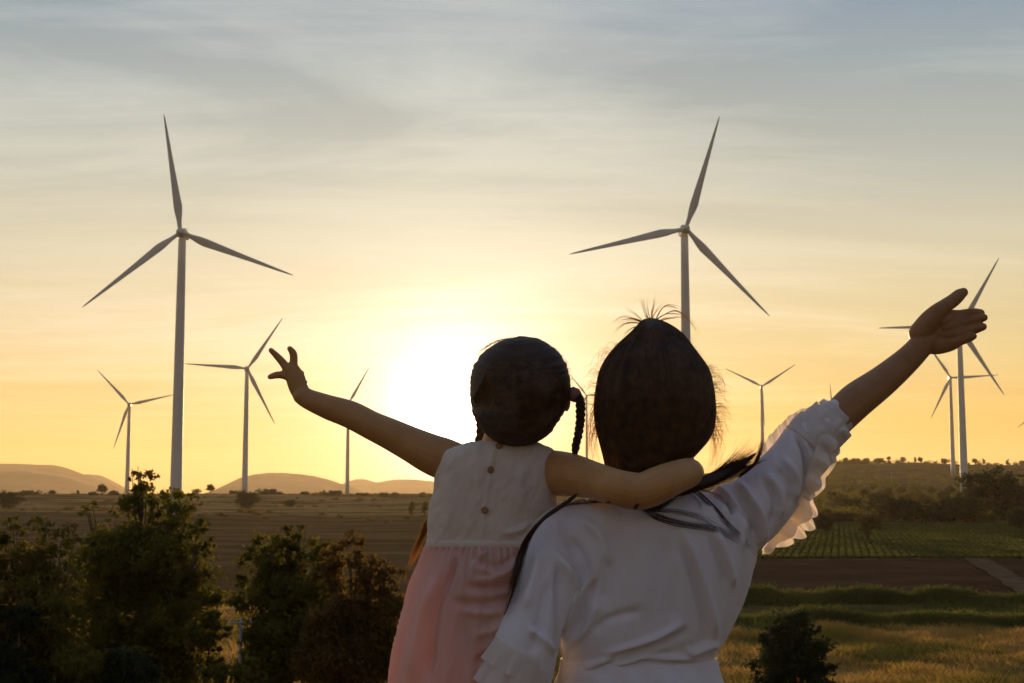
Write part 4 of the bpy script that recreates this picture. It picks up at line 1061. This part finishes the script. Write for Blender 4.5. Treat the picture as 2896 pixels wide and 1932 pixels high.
# outstretched arm and hand
limb(gb, [(1045, 1062, YC, 46), (1015, 1052, YC, 48), (985, 1040, YC, 45.5), (940, 1018, YC + .005, 40), (895, 996, YC + .01, 36), (852, 976, YC + .015, 33), (805, 952, YC + .02, 32), (755, 935, YC + .025, 28.5), (712, 918, YC + .03, 24), (694, 908, YC + .03, 22)], .92)
YG = YC + .03
limb(gb, [(693, 906, YG, 21), (684, 888, YG, 22), (678, 868, YG, 22.5), (670, 850, YG, 19)], .55)
limb(gb, [(672, 852, YG, 11), (674, 832, YG + .002, 9.6), (673, 812, YG + .0, 9), (665, 800, YG - .006, 6.5)], 1)      # finger pointing up
limb(gb, [(664, 855, YG, 11), (651, 835, YG + .003, 9.5), (637, 819, YG, 8.2), (622, 804, YG - .005, 6.2)], 1)
limb(gb, [(668, 866, YG, 11), (648, 861, YG + .004, 8.8), (634, 861, YG, 8.4), (620, 865, YG - .004, 6.4)], 1)
limb(gb, [(684, 868, YG + .008, 10), (690, 858, YG + .022, 9), (688, 868, YG + .032, 8), (682, 878, YG + .028, 7)], 1)   # curled ring finger
limb(gb, [(690, 885, YG + .006, 10), (700, 878, YG + .016, 6.2), (699, 882, YG + .03, 6)], 1)     # curled thumb, its joint peeping out
# arm round the woman's neck
YA = 2.565
limb(gb, [(1235, 1082, YC, 50), (1275, 1086, YC - .02, 52), (1312, 1090, YC - .055, 49), (1360, 1102, YC - .10, 43), (1410, 1118, YA, 42), (1452, 1127, YA - .012, 43), (1478, 1126, YA - .014, 42), (1515, 1110, YA - .004, 41), (1550, 1096, YA + .015, 38), (1578, 1086, YA + .04, 35)], 1)
limb(gb, [(1578, 1086, YA + .04, 35), (1590, 1082, YA + .07, 28), (1594, 1086, YA + .12, 28)], .8)
for k in range(4):
    limb(gb, [(1590, 1068 + k * 13, YA + .12, 10), (1588, 1072 + k * 13, YA + .15, 9), (1574, 1078 + k * 13, YA + .17, 7.5)], 1)
limb(gb, [(1585, 1058, YA + .11, 10), (1568, 1048, YA + .14, 8.5), (1552, 1046, YA + .15, 7)], 1)
for u, k in ((1045, -1), (1170, 1)):
    limb(gb, [(u, 1510, YC, 66), (u + k * 20, 1620, YC + .03, 58), (u + k * 30, 1720, YC + .0, 44), (u + k * 30, 1850, YC - .02, 42), (u + k * 28, 1960, YC - .02, 28)])
    limb(gb, [(u + k * 28, 1965, YC - .02, 28), (u + k * 28, 1985, YC + .04, 27), (u + k * 28, 1995, YC + .09, 18)], .8)
gme = union(gb, .0020, 3, 'person'); gme.materials.append(M['skin_child'])
girl = tag(link('person', gme), 'little girl with braids in a cream and pink dress, one arm stretched out', 'person')

# dress bodice
db = MB()
loft(db, [(1010, 1105, 1205, YC, .045), (1018, 1072, 1240, YC, .056), (1030, 1030, 1266, YC, .064), (1045, 1010, 1276, YC, .07), (1070, 1000, 1280, YC, .075), (1095, 996, 1281, YC, .077), (1143, 990, 1281, YC, .078), (1174, 985, 1281, YC, .078), (1215, 981, 1276, YC, .078), (1250, 979, 1266, YC, .078)], 96, 8, 2.5)
dme = union(db, .0030, 4, 'bodice')
drape(dme, [([(1210, 1060), (1190, 1120), (1200, 1180)], .004, 14), ([(1240, 1190), (1200, 1215), (1150, 1225)], .004, 8), ([(1262, 1170), (1225, 1200), (1190, 1240)], -.004, 7), ([(1020, 1090), (1030, 1160), (1020, 1230)], .003, 12), ([(1136, 1020), (1122, 1100), (1112, 1180), (1108, 1240)], .0022, 5)],
      [cloth_noise(.0048, 30, 80, 13), cloth_noise(.0022, 12, 34, 17, 30)])
bod = link('bodice', dme, M['bodice'], girl)
tag(bod, 'sleeveless cream bodice buttoned down the back')
bvh = BVHTree.FromPolygons([tuple(c) for c in coords(dme)], [tuple(p.vertices) for p in dme.polygons])
for u, v in ((1145, 1024), (1126, 1078), (1113, 1171)):
    h, nrm_, _, _ = bvh.ray_cast(Vector((0, 0, CAMZ)), ray(u, v).normalized())
    if h is None: continue
    m_ = MB(); r_ = 8 * PXM(YC)
    v_, f_ = lathe([(r_ * .2, -.0022), (r_ * .75, -.0024), (r_, -.0016), (r_, .0006), (r_ * .5, .0006)], 18, 'Y'); m_.add(v_, f_)
    o = m_.build('button', M['button'], bod); o.location = h; o.rotation_euler = (-nrm_).to_track_quat('Y', 'Z').to_euler()
# gathered skirt
kb = MB()
loft(kb, [(1243, 980, 1264, YC, .079), (1258, 975, 1262, YC, .085), (1280, 966, 1258, YC, .094), (1341, 939, 1252, YC, .105), (1402, 921, 1247, YC, .112), (1478, 905, 1242, YC, .118), (1568, 894, 1236, YC, .125), (1680, 880, 1235, YC, .135), (1790, 876, 1240, YC, .14)], 360, 12, 2.2)
kme = kb.mesh('skirt')
def gather(co, u, v, nr):
    a = np.arctan2(co[:, 1] - YC, (co[:, 0] - P(1110, 1400, YC).x)); w = np.exp(-np.maximum(v - 1250, 0) / 55) * np.clip((v - 1246) / 12, 0, 1)
    w2 = np.clip((v - 1290) / 160, 0, 1)
    return w * .0042 * np.sin(a * 46 + 5 * fbm(a * 5 + 30, v / 60, 3)) + w2 * .020 * (fbm(a * 3.4 + 40 + (v - 1250) / 600, v / 260, 8, 3) - .47) * 2
drape(kme, [([(1210, 1255), (1180, 1300), (1130, 1330), (1080, 1330)], .006, 7), ([(1230, 1290), (1190, 1330), (1130, 1350), (1070, 1345)], -.006, 8), ([(1120, 1262), (1090, 1290), (1085, 1330)], .004, 6), ([(1200, 1262), (1140, 1300), (1080, 1275)], -.004, 9), ([(1185, 1275), (1150, 1318), (1090, 1300)], .006, 9), ([(1060, 1262), (1000, 1400), (985, 1568)], -.010, 10), ([(1040, 1380), (1110, 1385), (1180, 1370)], -.008, 10), ([(1060, 1400), (1120, 1408), (1175, 1395)], .006, 10), ([(1000, 1330), (965, 1450), (950, 1568)], .008, 12),
            ([(1090, 1460), (1140, 1440), (1175, 1400)], .008, 9), ([(1090, 1520), (1135, 1490), (1160, 1440)], -.009, 8), ([(1200, 1300), (1170, 1420)], .008, 9)], [gather])
tag(link('skirt', kme, M['pink'], girl), 'gathered pale pink skirt')
sb_ = MB(); loft(sb_, [(1238, 979, 1266, YC, .0795), (1243, 978, 1266, YC, .0815), (1250, 977, 1266, YC, .0815), (1254, 977, 1265, YC, .0805)], 120, 4, 2.4)
link('waist_seam', sb_.mesh('waist_seam'), M['bodice'], bod)

# girl's hair
GR = [(772, 1196, 1208, YCH, .005), (776, 1172, 1228, YCH, .028), (784, 1150, 1246, YCH, .048), (799, 1122, 1271, YCH, .068), (827, 1094, 1295, YCH, .084), (859, 1081, 1306, YCH, .093), (890, 1078, 1310, YCH, .096), (925, 1080, 1304, YCH, .094), (950, 1085, 1292, YCH, .088), (975, 1098, 1277, YCH - .003, .079), (1000, 1118, 1257, YCH - .006, .066), (1016, 1140, 1232, YCH - .008, .052), (1024, 1165, 1205, YCH - .008, .03)]
hb = MB(); loft(hb, GR, 96, 8, 2.0); hme = hb.mesh('hair')
def part(co, u, v, nr):
    ds, t = polydist(u, v, [(1185, 775), (1190, 860), (1188, 1010)]); a = np.abs(u - 1190)
    return np.where(nr[:, 1] < 0, -.0008 * np.exp(-(ds / 4) ** 2), 0) + .0028 * (fbm(v / 7 + 20 + a / 45, a / 90, 6, 4) - .47) * 2
drape(hme, [], [part])
ghair = link('hair', hme, M['hair'], girl)
hs = MB()
# strands combed from the parting down to the ties
q = cat(GR, 10)
def headpoint(u, v, lift=.0012):
    ul = np.interp(v, q[:, 0], q[:, 1]); ur = np.interp(v, q[:, 0], q[:, 2]); hd = np.interp(v, q[:, 0], q[:, 4])
    c = np.clip((u - (ul + ur) / 2) / ((ur - ul) / 2 + 1e-6), -1, 1); Yc = YCH - hd * np.sqrt(np.maximum(1 - c * c, 0)) - lift
    dyv = -(v * S - 966) / F; k_ = Yc / (cp - dyv * sp)
    return np.stack([(u * S - 1448) / F * k_, Yc, CAMZ + (sp + dyv * cp) * k_], -1)
for side, tie in ((1, (1304, 918)), (-1, (1084, 935))):
    k = 3200; s_ = np.linspace(0, 1, 18)[None]; v0 = rng.uniform(778, 1008, (k, 1)); u0 = 1190 + side * rng.uniform(-4, 10, (k, 1))
    e = rng.normal(size=(k, 1)) * 5
    u = u0 + (tie[0] - u0) * s_ ** .95; v = v0 + (tie[1] + e - v0) * s_ ** 1.5 
    hair_strands(hs, headpoint(u, v, .0012 + .002 * rng.random((k, 1))), .0006, .4)
hs.build('hair_strands', M['hair_comb'], ghair)
# braids
def braid(path, w, name_parent, turns, seed):
    c = spline_world(path, 90); t = np.linspace(0, 1, 90); mb_ = MB()
    rg = np.random.default_rng(seed)
    for ph in range(3):
        a = 2 * np.pi * (turns * t + ph / 3); tp = np.interp(t, [0, .1, .85, 1], [.75, 1, .75, .35])
        off = np.stack([np.sin(a) * w * .55 * tp, np.sin(2 * a) * w * .32 * tp, 0 * t], 1)
        mb_.tube([Vector(p) for p in c + off], list(w * .52 * tp), 10)
        for _ in range(60):
            o2 = rg.normal(size=3) * w * .10; r2 = rg.uniform(0, 2 * np.pi)
            hair_strands(mb_, (c + off + o2 + np.stack([np.cos(r2 + 0 * t) * w * .5 * tp, np.sin(r2 + 0 * t) * w * .5 * tp, 0 * t], 1))[None], .00035, .8)
    return mb_.build('braid', M['hair'], name_parent)
br = braid([(1300, 905, YCH + .005), (1322, 905, YCH - .005), (1332, 930, YCH - .01), (1330, 980, YCH - .015), (1322, 1020, YCH - .02), (1317, 1050, YCH - .025)], 11 * PXM(YCH), ghair, 4.5, 1)
tm_ = MB(); tm_.tube([P(1308, 898, YCH), P(1318, 906, YCH - .003), P(1326, 914, YCH - .006)], [.011, .0145, .011], 16)
tm_.build('hair_tie', M['hair_tie'], br)
br = braid([(1092, 930, YCH + .03), (1098, 950, YCH + .06), (1102, 1000, YCH + .11), (1070, 1080, YCH + .13), (1020, 1150, YCH + .13), (988, 1200, YCH + .12)], 10 * PXM(YCH), ghair, 6, 2)
gf = MB()
lock(gf, rng, [(984, 1190, YCH + .11), (972, 1225, YCH + .105), (955, 1262, YCH + .10), (944, 1300, YCH + .10)], 130, .009, .009, .0004, 14, .3, .004)
flyaways(gf, rng, [(r[0], r[1], r[2], r[3], r[4]) for r in GR], 45, -1, 785, 860, 30, droop=-.1)
flyaways(gf, rng, GR, 30, 1, 790, 900, 14)
lock(gf, rng, [(1180, 776, YCH), (1140, 782, YCH), (1100, 806, YCH), (1070, 838, YCH)], 14, .003, .006, .0003, 12, .3, .003)
lock(gf, rng, [(1326, 1030, YCH - .02), (1318, 1048, YCH - .02)], 30, .006, .004, .0004, 6, .3, .002)
flyaways(gf, rng, GR, 120, 1, 786, 880, 13, .0002, .1)
flyaways(gf, rng, GR, 120, -1, 786, 900, 13, .0002, .1)
gf.build('flyaway_hair', M['hair_strand'], ghair)

# long locks of the woman's hair lying on the blouse
allm = [(bme), (dme), (wme), (gme)]
bv = [BVHTree.FromPolygons([tuple(c) for c in coords(m_)], [tuple(p.vertices) for p in m_.polygons]) for m_ in allm]
def on(u, v, off=.003, default=YM - .1):
    d = ray(u, v).normalized(); best = None
    for b_ in bv:
        h, n_, _, dist = b_.ray_cast(Vector((0, 0, CAMZ)), d)
        if h is not None and (best is None or dist < best[0]): best = (dist, h)
    return best[1].y - off if best else default
def draped(pts, off=.003):
    q_ = cat([(a, b, 0) for a, b in pts], 4); ys = np.array([on(a[0], a[1], off) for a in q_])
    ys = np.convolve(np.pad(ys, 2, 'edge'), np.ones(5) / 5, 'valid'); return [(a[0], a[1], y) for a, y in zip(q_, ys)]
lk = MB()
lock(lk, rng, draped([(1478, 1164), (1505, 1184), (1560, 1200), (1640, 1213), (1700, 1243), (1748, 1278)], .004), 40, .0055, .0035, .00026, 30, .5, .004)
lock(lk, rng, draped([(1588, 1122), (1632, 1160), (1668, 1200), (1710, 1242), (1748, 1276)], .004), 30, .0045, .0035, .00026, 30, .5, .004)
lock(lk, rng, draped([(1500, 1170), (1560, 1176), (1620, 1196), (1700, 1250)], .004), 16, .004, .006, .00022, 26, .5, .005)
lock(lk, rng, draped([(1600, 1122), (1650, 1138), (1676, 1168), (1690, 1205)], .003), 8, .002, .003, .00022, 22, .5, .003)
lock(lk, rng, draped([(1574, 1126), (1600, 1150), (1606, 1178), (1602, 1200)], .003), 8, .002, .003, .00022, 20, .5, .003)
lock(lk, rng, draped([(1460, 1160), (1500, 1168), (1540, 1150), (1580, 1124)], .006), 60, .004, .006, .0004, 20, .4, .003)
side_ = [(1316, 1142, 2.605), (1290, 1160, 2.60), (1252, 1186, 2.60), (1220, 1222, 2.605), (1200, 1262, 2.61), (1186, 1315, 2.60), (1175, 1365, 2.60), (1158, 1412, 2.60)]
tc_ = spline_world(side_, 30); lk.tube([Vector(p) for p in tc_], list(np.interp(np.linspace(0, 1, 30), [0, .2, .6, 1], [.002, .0028, .004, .0008])), 10)
lock(lk, rng, side_, 190, .0065, .0085, .00035, 34, .4, .006)
lock(lk, rng, draped([(1400, 1150), (1350, 1150), (1300, 1158), (1262, 1184)], .006), 50, .003, .005, .0004, 20, .4, .002)
tc_ = spline_world([(1555, 1122, YM - .105), (1600, 1112, YM - .10), (1650, 1094, YM - .085), (1700, 1066, YM - .08), (1736, 1040, YM - .08)], 24)
lk.tube([Vector(p) for p in tc_], list(np.interp(np.linspace(0, 1, 24), [0, .15, .5, .85, 1], [.005, .011, .011, .006, .001])), 12)
# the thick tail blown to the right
lock(lk, rng, [(1560, 1120, YM - .115), (1600, 1112, YM - .10), (1650, 1094, YM - .085), (1700, 1066, YM - .08), (1738, 1040, YM - .08)], 420, .014, .014, .0004, 22, .35, .010)
lock(lk, rng, [(1590, 1116, YM - .10), (1640, 1092, YM - .085), (1690, 1060, YM - .08), (1722, 1028, YM - .08)], 200, .010, .014, .0004, 20, .35, .014)
lock(lk, rng, [(1680, 1076, YM - .08), (1720, 1070, YM - .08), (1762, 1052, YM - .075)], 26, .004, .002, .0004, 12, .3, .003)
lock(lk, rng, [(1700, 1090, YM - .08), (1730, 1066, YM - .07), (1746, 1030, YM - .06), (1748, 1005, YM - .05)], 90, .006, .005, .0004, 14, .3, .003)
o = lk.build('long_hair_lock', M['hair_lock'], hair)
# ------------------------------------------------------------------ haze
hm = bpy.data.materials.new('haze'); hm.use_nodes = True
nt = hm.node_tree
for n_ in list(nt.nodes):
    if n_.type == 'BSDF_PRINCIPLED': nt.nodes.remove(n_)
pv = nt.nodes.new('ShaderNodeVolumePrincipled')
pv.inputs['Color'].default_value = (1, .80, .54, 1); pv.inputs['Density'].default_value = .000036; pv.inputs['Anisotropy'].default_value = .5
nt.links.new(pv.outputs[0], nt.nodes['Material Output'].inputs['Volume'])
bm = bmesh.new(); bmesh.ops.create_cube(bm, size=1)
for v_ in bm.verts: v_.co = Vector((v_.co.x * 30000, v_.co.y * 30000, -8 + (v_.co.z + .5) * 420))
me = bpy.data.meshes.new('haze'); bm.to_mesh(me); bm.free()
tag(link('haze', me, hm), 'thin warm evening haze over the plain', kind='stuff')
